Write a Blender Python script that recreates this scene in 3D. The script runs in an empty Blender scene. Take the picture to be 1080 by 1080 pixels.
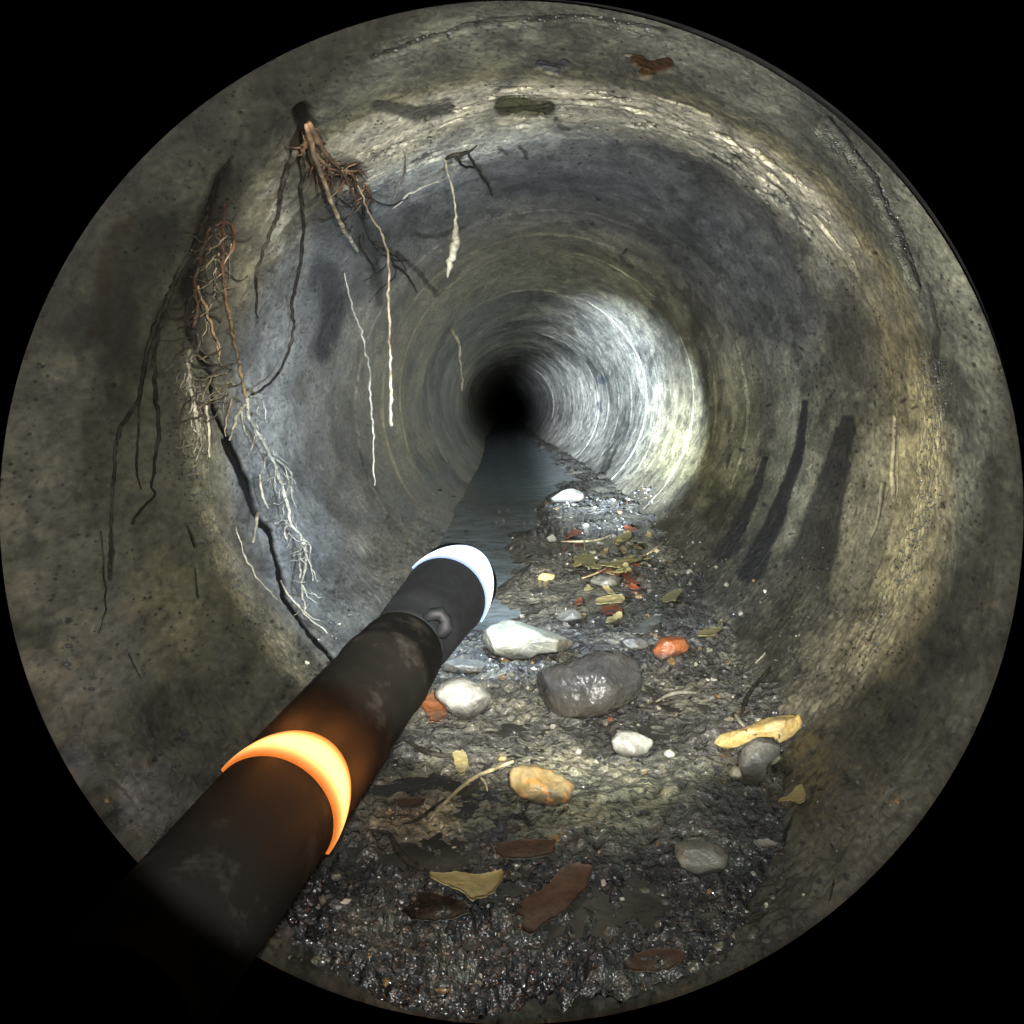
import bpy, math, random
import numpy as np
from mathutils import Matrix, Vector
from mathutils.bvhtree import BVHTree

random.seed(7); rng = np.random.default_rng(11)
F = 1200.0                      # focal length in photo pixels (photo is 1080 wide)
PITCH = math.radians(5.3)       # the camera looks slightly down the pipe
ROT = Matrix.Rotation(-PITCH, 4, 'X')
R3 = np.array(ROT.to_3x3())
col = bpy.context.scene.collection
RP = 0.30                       # pipe radius
Y0 = 0.6667                     # added pipe mouth; the wall stops here so the surround stays black

# ------------------------------------------------------------------ noise
def _h(i, j, k, s):
    U = np.uint32
    n = i * U(374761393) + j * U(668265263) + k * U(2147483647) + U((s * 1274126177) & 0xffffffff)
    n = (n ^ (n >> U(13))) * U(1274126177)
    n = (n ^ (n >> U(16))) * U(2246822519)
    return ((n ^ (n >> U(15))) & U(0xffffff)).astype(np.float32) * np.float32(1 / 16777215)
def vnoise(p, s=0):
    p = np.asarray(p, float); fl = np.floor(p); i = fl.astype(np.int32).view(np.uint32) if np.ndim(p) > 1 else fl.astype(np.int32).astype(np.uint32); f = (p - fl).astype(np.float32); f = f * f * (3 - 2 * f)
    out = 0
    for a in (0, 1):
        wa = f[..., 0] if a else 1 - f[..., 0]
        for b in (0, 1):
            wb = f[..., 1] if b else 1 - f[..., 1]
            for c in (0, 1):
                wc = f[..., 2] if c else 1 - f[..., 2]
                out = out + wa * wb * wc * _h(i[..., 0] + np.uint32(a), i[..., 1] + np.uint32(b), i[..., 2] + np.uint32(c), s)
    return out * 2 - 1
def fbm(p, scale, octv=4, s=0, rough=.5):
    p = np.asarray(p, float); a = 1; t = 0; o = 0
    for k in range(octv):
        o = o + a * vnoise(p * scale + 17.3 * k, s + k); t += a; a *= rough; scale *= 2.03
    return o / t
def sstep(a, b, x):
    t = np.clip((x - a) / (b - a), 0, 1); return t * t * (3 - 2 * t)

# ------------------------------------------------------------------ pipe centre line
RINGS = [(14, 538, 431), (25, 537, 430), (45, 539, 427), (77, 555, 427), (115, 566, 421), (155, 576, 419), (230, 583, 432), (300, 587, 447),
         (365, 586, 469), (400, 578, 486), (470, 556, 519), (540, 540, 540), (600, 520, 570)]
_ly = np.array([math.log(360.0 / r) for r, _, _ in RINGS])[::-1]
_cx = np.array([c for _, c, _ in RINGS], float)[::-1]; _cz = np.array([c for _, _, c in RINGS], float)[::-1]
_g = np.linspace(_ly[0], _ly[-1], 500)
def _sm(v):
    e = np.interp(_g, _ly, v)
    k = np.exp(-np.linspace(-2, 2, 11) ** 2); k /= k.sum()
    pad = np.concatenate([np.full(5, e[0]), e, np.full(5, e[-1])])
    return np.convolve(pad, k, 'valid')
_gx = _sm(_cx); _gz = _sm(_cz)
def centre(y):
    l = np.log(y)
    return (np.interp(l, _g, _gx) - 540) / F * y, (540 - np.interp(l, _g, _gz)) / F * y
LFY = [.6, .6667, .675, .69, .72, .78, .9, 1.0, 30]
LFV = [1.0, .985, .958, .925, .88, .83, .785, .765, .765]
def frac(y): return np.interp(y, LFY, LFV)
def silt_wid(y): 
    return RP * np.sqrt(np.maximum(0, 1 - frac(y) ** 2))

def silt_z(x, y):
    """height of the silt surface, camera frame"""
    x = np.asarray(x, float); y = np.asarray(y, float)
    cx, cz = centre(y)
    u = (x - cx) / np.maximum(silt_wid(y), .02)
    z = cz - RP * frac(y)
    un = u + .35 * fbm(np.stack([x, y, x * 0], -1), 6, 4, 301) 
    a_ = -.08 + .95 * sstep(1.7, 3.9, y)
    left = sstep(a_, a_ - .4, un) * sstep(1.1, 1.32, y + .1 * un); wat = left
    p = np.stack([x, y, x * 0 + 3.1], -1)
    amp = .5 + .9 * sstep(-.2, .5, fbm(p, 9, 2, 5)) + .9 * sstep(.8, .68, y)
    n = fbm(p, 22, 3, 1) * .009 + np.abs(fbm(p, 60, 3, 2)) * .008 + fbm(p, 170, 3, 8) * .0028 * amp
    n = n * (.75 + .35 * amp)
    z = z + n * (1 - .8 * wat) - .012 * wat
    z = z + .016 * fbm(p, 13, 3, 66) * np.clip(np.abs(u), 0, 1.1) ** 2 * (1 - left)
    lump = np.exp(-(((x - .115) / .07) ** 2 + ((y - .83) / .04) ** 2)) * .012     # heap on the right
    return z + lump

def unproj(px, py, y): return np.array([(px - 540) / F * y, y, (540 - py) / F * y])
def hit_wall(px, py, off=0.0):
    lo, hi = .3, 40.
    for _ in range(34):
        m = (lo + hi) / 2; p = unproj(px, py, m); cx, cz = centre(m)
        if math.hypot(p[0] - cx, p[2] - cz) < RP - off: lo = m
        else: hi = m
    return unproj(px, py, lo)
def hit_floor(px, py, lift=0.0):
    lo, hi = .45, 25.
    y0, y1 = .6, 20.
    for n in (110, 12, 12):
        ys = np.exp(np.linspace(math.log(y0), math.log(y1), n))
        d = (540 - py) / F * ys - (silt_z((px - 540) / F * ys, ys) + lift)
        k = int(np.argmax(d < 0)) if (d < 0).any() else n - 1
        k = max(k, 1); y0, y1 = ys[k - 1], ys[k]
    t = d[k - 1] / (d[k - 1] - d[k] + 1e-12); y = y0 + min(max(t, 0), 1) * (y1 - y0)
    w = hit_wall(px, py)
    if w[1] < y: return w
    return unproj(px, py, y)

# ------------------------------------------------------------------ objects
def tag(o, label=None, cat=None, group=None, kind=None):
    if label: o['label'] = label
    if cat: o['category'] = cat
    if group: o['group'] = group
    if kind: o['kind'] = kind
def W(v): return np.asarray(v, float) @ R3.T
def mesh(name, verts, faces, mat, parent=None, smooth=True, attrs=None, origin='base'):
    """verts in camera frame -> world; origin at the object's base (or its parent's)"""
    v = W(verts)
    if parent is not None: org = np.array(parent['_o'])
    else: org = np.array([v[:, 0].mean(), v[:, 1].mean(), v[:, 2].min()])
    me = bpy.data.meshes.new(name)
    faces = np.asarray(faces) if not isinstance(faces, list) else faces
    if isinstance(faces, np.ndarray):
        n, k = faces.shape
        me.vertices.add(len(v)); me.vertices.foreach_set('co', (v - org).astype(np.float32).ravel())
        me.loops.add(n * k); me.loops.foreach_set('vertex_index', faces.astype(np.int32).ravel())
        me.polygons.add(n); me.polygons.foreach_set('loop_start', (np.arange(n) * k).astype(np.int32))
        me.polygons.foreach_set('loop_total', np.full(n, k, np.int32))
        me.update(calc_edges=True)
    else:
        me.from_pydata((v - org).tolist(), [], faces); me.update()
    me.polygons.foreach_set('use_smooth', np.full(len(me.polygons), smooth))
    for an, (dt, arr) in (attrs or {}).items():
        a = me.attributes.new(an, dt, 'POINT')
        a.data.foreach_set('color' if dt == 'FLOAT_COLOR' else 'value', np.asarray(arr, np.float32).ravel())
    me.materials.append(mat)
    o = bpy.data.objects.new(name, me); col.objects.link(o)
    if parent is not None: o.parent = parent
    else: o.location = org.tolist()
    return o
def root(name, at, label, cat, group=None):
    o = bpy.data.objects.new(name, None); col.objects.link(o); w = W(np.array([at]))[0]
    o.location = w.tolist(); o['_o'] = w.tolist(); o.empty_display_size = .02
    tag(o, label, cat, group); return o

def grid_faces(nu, nv, wrap=False):
    i = np.arange(nv - 1)[:, None]; j = np.arange(nu if wrap else nu - 1)[None, :]
    j2 = (j + 1) % nu
    return np.stack(np.broadcast_arrays(i * nu + j, i * nu + j2, (i + 1) * nu + j2, (i + 1) * nu + j), -1).reshape(-1, 4)

# ------------------------------------------------------------------ materials
class NT:
    def __init__(s, name):
        s.m = bpy.data.materials.new(name); s.m.use_nodes = True; s.t = s.m.node_tree; s.b = s.t.nodes['Principled BSDF']
        s.co = s.t.nodes.new('ShaderNodeTexCoord').outputs['Object']
    def n(s, typ, **kw):
        nd = s.t.nodes.new(typ)
        for k, v in kw.items():
            if k.startswith('i_'):
                key = k[2:].replace('_', ' ')
                tgt = nd.inputs[int(key)] if key.isdigit() else nd.inputs[key]
                if hasattr(v, 'links') or isinstance(v, bpy.types.NodeSocket): s.t.links.new(v, tgt)
                else: tgt.default_value = v
            else: setattr(nd, k, v)
        return nd
    def noise(s, scale, det=4, rough=.55, vec=None, dist=0):
        return s.n('ShaderNodeTexNoise', i_Vector=vec or s.co, i_Scale=scale, i_Detail=det, i_Roughness=rough, i_Distortion=dist).outputs['Fac']
    def ramp(s, fac, stops, interp='LINEAR'):
        r = s.n('ShaderNodeValToRGB', i_Fac=fac); cr = r.color_ramp; cr.interpolation = interp
        while len(cr.elements) < len(stops): cr.elements.new(.5)
        for e, (p, c) in zip(cr.elements, stops):
            e.position = p; e.color = (c, c, c, 1) if isinstance(c, (int, float)) else (*c, 1)
        return r.outputs['Color']
    def mix(s, f, a, b, mode='MIX'):
        m = s.n('ShaderNodeMix', data_type='RGBA', blend_type=mode)
        for v, i in ((f, 0), (a, 6), (b, 7)):
            if isinstance(v, bpy.types.NodeSocket): s.t.links.new(v, m.inputs[i])
            elif i == 0: m.inputs[0].default_value = v
            else: m.inputs[i].default_value = (*v, 1) if len(v) == 3 else v
        return m.outputs[2]
    def math(s, op, a, b=0.5, c=None):
        m = s.n('ShaderNodeMath', operation=op)
        for i, v in enumerate((a, b, c)):
            if v is None: continue
            if isinstance(v, bpy.types.NodeSocket): s.t.links.new(v, m.inputs[i])
            else: m.inputs[i].default_value = v
        return m.outputs[0]
    def attr(s, name, out='Color'): return s.n('ShaderNodeAttribute', attribute_name=name).outputs[out]
    def bump(s, h, strength, dist, prev=None):
        b = s.n('ShaderNodeBump', i_Height=h, i_Strength=strength, i_Distance=dist)
        if prev: s.t.links.new(prev, b.inputs['Normal'])
        return b.outputs[0]
    def out(s, color, rough, normal=None, spec=.5, **kw):
        def put(k, v):
            if isinstance(v, bpy.types.NodeSocket): s.t.links.new(v, s.b.inputs[k])
            elif isinstance(v, tuple) and len(v) == 3: s.b.inputs[k].default_value = (*v, 1)
            else: s.b.inputs[k].default_value = v
        put('Base Color', color); put('Roughness', rough); put('Specular IOR Level', spec)
        if normal: put('Normal', normal)
        for k, v in kw.items(): put(k.replace('_', ' '), v)
        return s.m
def simple(name, c1, c2, rough=(.35, .6), scale=60, bump=.5, dist=.002, spec=.5, speck=None, dirt=.75, mud=False, **kw):
    s = NT(name)
    n1 = s.noise(scale, 5); n2 = s.noise(scale * 4.7, 4)
    c = s.ramp(n1, [(.33, c1), (.66, c2)])
    c = s.mix(s.ramp(n2, [(.35, 0.0), (.7, .35)]), c, tuple(x * .45 for x in c1))
    c = s.mix(s.ramp(s.noise(scale * .45, 5, .65), [(.44, .0), (.62, dirt)]), c, (.06, .055, .042))
    if speck: c = s.mix(s.ramp(s.noise(scale * 2.1, 3), [(.58, 0.), (.64, 1.)]), c, speck)
    if mud:
        g = s.t.nodes.new('ShaderNodeTexCoord').outputs['Generated']; sp = s.n('ShaderNodeSeparateXYZ', i_0=g)
        c = s.mix(s.ramp(s.math('ADD', sp.outputs['Z'], s.math('MULTIPLY', n1, .5)), [(.46, 1.), (.76, 0.)]), c, (.055, .050, .040))
    r = s.ramp(n2, [(.3, rough[0]), (.7, rough[1])])
    nb = s.bump(n1, bump, dist * 2); nb = s.bump(n2, bump, dist, nb)
    return s.out(c, r, nb, spec, **kw)

# wall
s = NT('wall_concrete')
ST = s.attr('stain'); SA = s.attr('stain', 'Alpha'); WET = s.attr('wet', 'Fac')
tone = s.attr('tone'); PMs0 = s.n('ShaderNodeSeparateXYZ', i_0=s.attr('pitting', 'Vector'))
n_big = PMs0.outputs[2]; cs = s.n('ShaderNodeMapping', i_Vector=s.co, i_Scale=(1, .36, 1)).outputs[0]; n_mid = s.noise(38, 4, .62, cs); n_fin = s.noise(210, 2, .6, cs)
c = s.mix(s.ramp(n_big, [(.3, 0.), (.7, 1.)]), s.mix(.72, (1, 1, 1), (.62, .6, .55), 'MIX'), (1.25, 1.2, 1.08))
c = s.mix(1.0, tone, c, 'MULTIPLY')
c = s.mix(s.ramp(n_mid, [(.36, .75), (.52, .0)]), c, s.mix(1.0, c, (.42, .42, .45), 'MULTIPLY'))
c = s.mix(s.ramp(n_mid, [(.56, .0), (.72, .55)]), c, s.mix(1.0, c, (1.7, 1.65, 1.45), 'MULTIPLY'))
c = s.mix(s.ramp(n_fin, [(.52, .0), (.68, .5)]), c, s.mix(1.0, c, (1.75, 1.75, 1.65), 'MULTIPLY')); c = s.mix(s.ramp(n_fin, [(.34, .6), (.46, .0)]), c, s.mix(1.0, c, (.38, .38, .38), 'MULTIPLY'))
pit = s.n('ShaderNodeTexVoronoi', i_Vector=cs, i_Scale=75.0, i_Randomness=1.0)
PM = s.attr('pitting', 'Vector'); PMs = s.n('ShaderNodeSeparateXYZ', i_0=PM)
pitm = s.math('MULTIPLY', s.ramp(pit.outputs['Distance'], [(.10, 1.), (.19, 0.)]), PMs.outputs[0])
pit2 = s.n('ShaderNodeTexVoronoi', i_Vector=cs, i_Scale=190.0, i_Randomness=1.0)
pitm2 = s.math('MULTIPLY', s.ramp(pit2.outputs['Distance'], [(.14, 1.), (.25, 0.)]), PMs.outputs[1])
pits = s.math('MAXIMUM', pitm, pitm2)
sm = s.math('MULTIPLY', SA, 1.0)
c = s.mix(sm, c, ST)
c = s.mix(s.math('MULTIPLY', pits, .85), c, (.012, .011, .009))
nb = s.bump(n_mid, .7, .0058)
nb = s.bump(n_fin, .55, .0022, nb)
ro = s.mix(WET, s.ramp(n_mid, [(.3, .42), (.7, .66)]), (.13, .13, .13))
MWALL = s.out(c, s.mix(SA, ro, (.8, .8, .8)), nb, s.math('MULTIPLY_ADD', SA, -.46, .5))

# silt
s = NT('wet_silt')
n1 = s.noise(16, 3, .6); n2 = s.noise(90, 4, .62); n3 = s.noise(420, 1, .6)
c = s.ramp(n1, [(.32, (.040, .038, .035)), (.5, (.095, .092, .083)), (.68, (.19, .18, .135))])
c = s.mix(1.0, c, s.attr('tone'), 'MULTIPLY')
c = s.mix(s.ramp(n2, [(.35, .8), (.52, .0)]), c, s.mix(1.0, c, (.35, .35, .38), 'MULTIPLY'))
c = s.mix(s.ramp(n2, [(.58, .0), (.72, .7)]), c, s.mix(1.0, c, (2.2, 2.1, 1.8), 'MULTIPLY'))
nb = s.bump(n2, 1.0, .006); nb = s.bump(n3, .8, .002, nb)
vo = s.n('ShaderNodeTexVoronoi', i_Vector=s.co, i_Scale=120.0); nb = s.bump(vo.outputs['Distance'], .7, .0035, nb)
MSILT = s.out(c, s.ramp(n2, [(.35, .05), (.62, .26)]), nb, .8)

s = NT('murky_glow_water')
n1 = s.noise(28, 3); 
n2 = s.noise(90, 3, dist=1.0); MWATER = s.out(s.mix(s.ramp(n1, [(.4, .0), (.6, 1.0)]), s.attr('tone'), s.mix(1.0, s.attr('tone'), (.6, .6, .55), 'MULTIPLY')), s.ramp(n1, [(.35, .08), (.6, .22)]), s.bump(n2, .35, .0025, s.bump(n1, .3, .006)), .6)

# ------------------------------------------------------------------ wall painting (marks that stay on the pipe, placed along strokes)
# (polyline px, half width px [start,end], colour, strength, softness, depth mm, wet)
BLK = (.010, .009, .008); DRK = (.035, .034, .033); GREY = (.07, .07, .072); PALE = (.50, .48, .40); RUST = (.05, .026, .012)
STROKES = [
 ([(222, 385), (228, 430), (238, 455), (250, 480), (262, 510), (270, 540), (285, 560), (292, 590), (300, 630), (318, 655), (338, 680), (352, 698), (380, 730)], (3.6, 3.6), (.005, .005, .004), 1, .5, 3),
 ([(236, 465), (262, 520), (276, 552)], (3.5, 4), BLK, 1, .6, 2),
 ([(205, 350), (214, 375), (222, 390)], (4, 4), BLK, .9, .6, 4),
 ([(945, 440), (943, 480), (941, 520)], (1.2, 2), BLK, .9, .5, 4),
 ([(932, 510), (926, 545), (915, 570)], (2, 1), (.03, .025, .018), .7, .6, 2),
 ([(926, 650), (915, 675)], (1.5, 2.6), BLK, .8, .6, 3),
 ([(893, 448), (884, 480), (872, 530), (862, 575), (835, 640)], (9, 34), DRK, .85, .25, 0),
 ([(849, 425), (843, 470), (828, 520), (812, 560), (790, 605)], (4, 13), DRK, .92, .3, 0),
 ([(806, 484), (796, 515), (780, 555), (760, 585)], (3.5, 10), DRK, .88, .35, 0),
 ([(770, 480), (766, 492)], (1.5, 1.5), BLK, .7, .5, 0),
 ([(320, 120), (327, 140), (322, 165)], (9, 12), BLK, .92, .6, 6),
 ([(318, 160), (330, 185), (350, 190), (372, 178)], (12, 10), (.03, .022, .014), .85, .7, 3),
 ([(372, 180), (385, 215), (380, 260)], (12, 9), (.03, .026, .02), .7, .8, 2),
 ([(240, 180), (225, 210), (212, 250), (205, 300)], (8, 14), (.03, .028, .024), .75, .8, 0),
 ([(205, 300), (210, 350), (216, 380)], (12, 9), (.022, .02, .016), .85, .8, 3),
 ([(200, 290), (175, 330), (158, 370)], (10, 7), (.03, .028, .024), .6, .9, 0),
 ([(345, 290), (350, 330), (340, 370)], (16, 12), (.035, .034, .034), .75, .9, 0),
 ([(395, 265), (400, 320)], (8, 6), (.03, .03, .028), .6, .9, 0),
 ([(400, 115), (440, 118), (470, 110)], (6, 8), DRK, .8, .5, 2),
 ([(530, 108), (575, 110)], (11, 11), (.045, .045, .022), .92, .35, 1),
 ([(569, 68), (585, 72), (596, 67)], (5, 5), (.06, .062, .07), .95, .3, 2),
 ([(575, 74), (588, 76)], (3, 3), (.06, .062, .07), .95, .3, 2),
 ([(669, 64), (684, 74), (703, 70)], (5, 7), RUST, .95, .3, 2),
 ([(678, 78), (688, 80)], (5, 3), RUST, .95, .3, 2),
 ([(660, 58), (676, 62)], (1.5, 2), RUST, .95, .3, 2),
 ([(440, 250), (462, 250), (490, 240)], (3, 2), DRK, .6, .8, 0),
 ([(420, 268), (440, 285), (460, 310)], (3, 2.5), BLK, .6, .8, 0),
 ([(90, 430), (105, 470), (100, 520)], (10, 16), (.045, .05, .03), .3, 1, 0),
 ([(118, 565), (117, 610)], (3, 3), BLK, .7, .6, 1),
 ([(136, 690), (144, 705), (149, 715)], (1.6, 1.2), BLK, .9, .5, 2),
 ([(200, 555), (208, 575)], (2, 2.5), BLK, .9, .5, 3), ([(208, 600), (212, 628)], (1.5, 2), BLK, .8, .5, 2),
 ([(100, 350), (112, 348), (112, 300), (125, 250), (140, 235)], (8, 8), (.05, .035, .02), .45, .9, 0),
 ([(248, 200), (222, 300), (205, 380)], (22, 26), (.045, .042, .036), .7, 1, 0), ([(150, 260), (120, 330), (130, 420)], (26, 18), (.05, .048, .04), .55, 1, 0),
 ([(300, 180), (345, 230), (400, 250)], (26, 20), (.05, .045, .036), .6, 1, 0), ([(560, 190), (640, 200), (700, 240)], (28, 34), (.07, .07, .075), .4, 1, 0),
 ([(872, 128), (905, 172), (945, 238), (968, 300)], (4, 5), (.02, .02, .022), .8, .7, 3), ([(395, 62), (450, 40), (520, 24), (620, 18), (700, 34)], (3.5, 3.5), (.02, .018, .016), .7, .8, 2),
 ([(980, 300), (990, 350), (985, 400)], (3, 6), (.03, .03, .032), .6, .9, 2),
 ([(640, 398), (634, 402)], (4, 4), (.09, .10, .12), .8, .6, 0), ([(631, 425), (633, 432)], (3, 3), (.04, .05, .06), .8, .6, 0),
 ([(650, 470), (640, 492), (622, 508)], (2, 1), BLK, .6, .7, 3), ([(668, 478), (655, 500)], (2, 1), BLK, .5, .7, 3),
 ([(548, 152), (556, 165)], (2.5, 2), BLK, .7, .5, 0), ([(525, 152), (535, 160)], (2.5, 2), BLK, .6, .5, 0), ([(590, 130), (600, 133)], (3, 2), DRK, .7, .5, 0),
]
for _ in range(70):      # small dark scabs scattered over the upper half
    a = random.uniform(-2.9, .6); r = random.choice([random.uniform(300, 385), random.uniform(180, 300), random.uniform(400, 520)])
    x = 594 - r * math.sin(a) * 1.0; y = 455 - r * math.cos(a)
    STROKES.append(([(x, y), (x + random.uniform(-5, 5), y + random.uniform(-3, 4))], (random.uniform(.8, 2.6), random.uniform(.5, 1.6)), (.03, .028, .026), .8, .6, 1))
WETS = [([(200, 380), (205, 450), (210, 520), (235, 590), (270, 660), (310, 710), (345, 740)], 13, 1.0),
        ([(985, 380), (988, 460), (978, 520), (955, 600), (925, 650), (900, 700)], 15, .8),
        ([(870, 140), (905, 175), (940, 235), (960, 290)], 9, .9), ([(400, 60), (450, 38), (520, 25), (620, 20), (680, 30)], 7, .6),
        ([(870, 560), (850, 640), (815, 700)], 40, .45), ([(105, 780), (140, 850), (190, 890)], 45, .6), ([(60, 640), (90, 740)], 40, .35),
        ([(300, 250), (320, 320), (330, 400)], 30, .35), ([(330, 950), (400, 1020)], 40, .7), ([(600, 350), (660, 420), (640, 480)], 60, .2)]
def poly_dist(P, pts):
    """distance and 0..1 position along a polyline, in photo px"""
    best = np.full(len(P), 1e9); tt = np.zeros(len(P)); pts = np.array(pts, float)
    seg = np.linalg.norm(np.diff(pts, axis=0), axis=1); cum = np.concatenate([[0], np.cumsum(seg)])
    for i in range(len(pts) - 1):
        d = pts[i + 1] - pts[i]; t = np.clip(((P - pts[i]) @ d) / (d @ d + 1e-9), 0, 1)
        q = np.linalg.norm(P - (pts[i] + t[:, None] * d), axis=1); k = q < best
        best[k] = q[k]; tt[k] = ((cum[i] + t * seg[i]) / cum[-1])[k]
    return best, tt

JOINTS = [.986, 2.32, 3.13, 4.70, 8.0, 14.0]
def make_wall(y0, y1, ny, nth, mouth=False):
    ys = np.exp(np.linspace(math.log(y0), math.log(y1), ny)); th = np.linspace(0, 2 * math.pi, nth, endpoint=False)
    Y, T = np.meshgrid(ys, th, indexing='ij'); Y = Y.ravel(); T = T.ravel()
    cx, cz = centre(Y); ux, uz = np.sin(T), np.cos(T)      # T=0 top, +x to the right
    base = np.stack([cx + RP * ux, Y, cz + RP * uz], -1)
    P = np.stack([540 + F * base[:, 0] / Y, 540 - F * base[:, 2] / Y], -1)
    rr = 360 / Y
    N3 = base
    N4 = N3 * [1, .4, 1]; nA = fbm(N4, 8, 4, 21); nB = fbm(N4, 45, 4, 22); nC = fbm(N4, 120, 3, 23)
    inw = .0035 * nA + .0016 * nB + .0006 * nC
    far = sstep(1.5, 2.2, Y)
    # turned ridges
    ring = fbm(np.stack([np.sin(T) * .6, np.log(Y) * 26, np.cos(T) * .6], -1), 1.0, 3, 31)
    inw += ring * .0018 * far + ring * .0007
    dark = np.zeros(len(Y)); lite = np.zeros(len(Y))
    for j in JOINTS:
        wid = .0035 * j; d = Y - j - .006 * fbm(np.stack([ux * 2, uz * 2, ux * 0 + j], -1), 1, 2, 9) * min(j, 2)
        if j < 1:
            arc = np.clip(sstep(-.2, .5, ux) * .7, 0, 1) * 0 + .0
            inw -= .004 * np.exp(-(d / .003) ** 2) * (.2 + .5 * (nA > 0)); inw += .002 * sstep(-.03, -.002, d) * (d < 0)
        else:
            inw -= .006 * np.exp(-(d / wid) ** 2); inw += .0018 * np.exp(-((d - 2.2 * wid) / (1.5 * wid)) ** 2) * (1 + fbm(np.stack([ux, uz, ux * 0 + j], -1), 2, 2, 19))
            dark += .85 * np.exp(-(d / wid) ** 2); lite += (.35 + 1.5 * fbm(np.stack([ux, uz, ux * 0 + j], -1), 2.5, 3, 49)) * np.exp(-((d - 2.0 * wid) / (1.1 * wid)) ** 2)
            inw -= .004 * sstep(-wid, 0, d) * np.exp(-np.maximum(d, 0) / .35)
    for j in (1.75, 2.05, 2.6, 2.85, 3.5, 3.9, 4.3, 5.4, 6.3, 7.2, 9.5, 11.5):
        am = np.clip(.35 + 1.3 * fbm(np.stack([ux, uz, ux * 0 + j], -1), 1.6, 2, 29), 0, 1); d = (Y - j) / (.0028 * j)
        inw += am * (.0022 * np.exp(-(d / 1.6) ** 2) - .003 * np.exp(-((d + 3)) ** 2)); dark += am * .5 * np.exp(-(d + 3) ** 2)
    # base tone by place along and around the pipe
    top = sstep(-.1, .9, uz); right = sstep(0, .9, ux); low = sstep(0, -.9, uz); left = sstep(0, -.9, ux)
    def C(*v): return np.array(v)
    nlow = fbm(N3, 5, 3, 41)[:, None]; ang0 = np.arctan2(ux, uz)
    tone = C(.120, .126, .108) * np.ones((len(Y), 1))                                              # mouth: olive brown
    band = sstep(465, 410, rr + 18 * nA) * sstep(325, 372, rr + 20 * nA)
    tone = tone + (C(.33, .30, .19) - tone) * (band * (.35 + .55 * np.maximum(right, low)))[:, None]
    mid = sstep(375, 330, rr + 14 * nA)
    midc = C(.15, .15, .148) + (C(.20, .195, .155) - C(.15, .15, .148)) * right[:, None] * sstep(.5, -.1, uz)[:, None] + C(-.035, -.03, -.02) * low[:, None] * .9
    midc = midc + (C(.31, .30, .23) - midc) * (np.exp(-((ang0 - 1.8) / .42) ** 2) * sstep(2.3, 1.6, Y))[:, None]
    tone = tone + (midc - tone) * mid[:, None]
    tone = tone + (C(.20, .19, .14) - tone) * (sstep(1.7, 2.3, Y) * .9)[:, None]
    tone = tone + (C(.40, .40, .38) - tone) * (sstep(2.5, 3.2, Y) * right * .8)[:, None]  # far right wall paled to paint in the tip lamp's bright spot
    yel = np.exp(-((P[:, 0] - 740) / 70) ** 2 - ((P[:, 1] - 500) / 70) ** 2)
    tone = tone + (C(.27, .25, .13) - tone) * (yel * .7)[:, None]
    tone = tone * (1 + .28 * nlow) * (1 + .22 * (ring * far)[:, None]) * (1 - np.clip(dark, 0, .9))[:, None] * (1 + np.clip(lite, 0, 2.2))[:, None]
    mudz = sstep(-.42, -.66, uz + .16 * nA + .06 * nB) * sstep(3.4, 1.8, Y)
    tone = tone + (C(.080, .077, .067) * (1 - .35 * sstep(-.78, -.9, uz))[:, None] * (1 + .5 * nB[:, None]) - tone) * (mudz * .85)[:, None]
    stre = fbm(np.stack([np.sin(T) * 1.6, np.log(Y) * 34, np.cos(T) * 1.6], -1), 1.0, 4, 35)
    tone = tone * (1 + .12 * stre * sstep(.95, 1.3, Y))[:, None] * (1 + .55 * fbm(N4, 13, 4, 36))[:, None] * (1 + .35 * fbm(N4, 42, 3, 37))[:, None] * (1 - .5 * sstep(.12, .32, fbm(N4, 9, 5, 38, .62)))[:, None]
    # whitish scale over the crown
    ang = np.arctan2(ux, uz)
    sc = sstep(418, 388, rr + 12 * nA) * sstep(285, 340, rr + 45 * nA - 18 * np.cos((ang - .45) * 3)) * sstep(-.85, -.55, ang + .2 * nA) * sstep(1.25, .75, ang + .15 * nB)
    scn = sstep(-.48, -.08, fbm(N3 * [1, 1, 1], 34, 5, 51, .6) + .25 * nA) 
    sc2 = sc * scn
    tone = tone + (C(.55, .545, .49) * (1 + .3 * nB[:, None]) - tone) * np.clip(sc2, 0, 1)[:, None]
    inw += .002 * sc2 + .0015 * sc * (scn > .5)
    # streaky whitish scale left, wall of roots
    pl = np.exp(-((P[:, 0] - 298) / 26) ** 2 - ((P[:, 1] - 235) / 60) ** 2) * sstep(-.1, .2, fbm(N3 * [1, 1, .25], 60, 3, 61))
    tone = tone + (C(.42, .42, .40) - tone) * (pl * .8)[:, None]
    lb = np.exp(-((P[:, 0] - 120) / 70) ** 2 - ((P[:, 1] - 800) / 90) ** 2) + np.exp(-((P[:, 0] - 340) / 90) ** 2 - ((P[:, 1] - 980) / 50) ** 2)
    lb = np.clip(lb, 0, 1) * sstep(-.25, .2, nB + nA * .5)
    tone = tone + (C(.15, .155, .175) - tone) * (lb * .8)[:, None]; inw += lb * .005 * np.abs(fbm(N4, 60, 3, 97))
    stain = np.zeros((len(Y), 4)); sa = np.zeros(len(Y)); sc_ = np.zeros((len(Y), 3))
    jit = np.stack([fbm(N4, 70, 3, 71), fbm(N4, 70, 3, 72)], -1)
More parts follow.
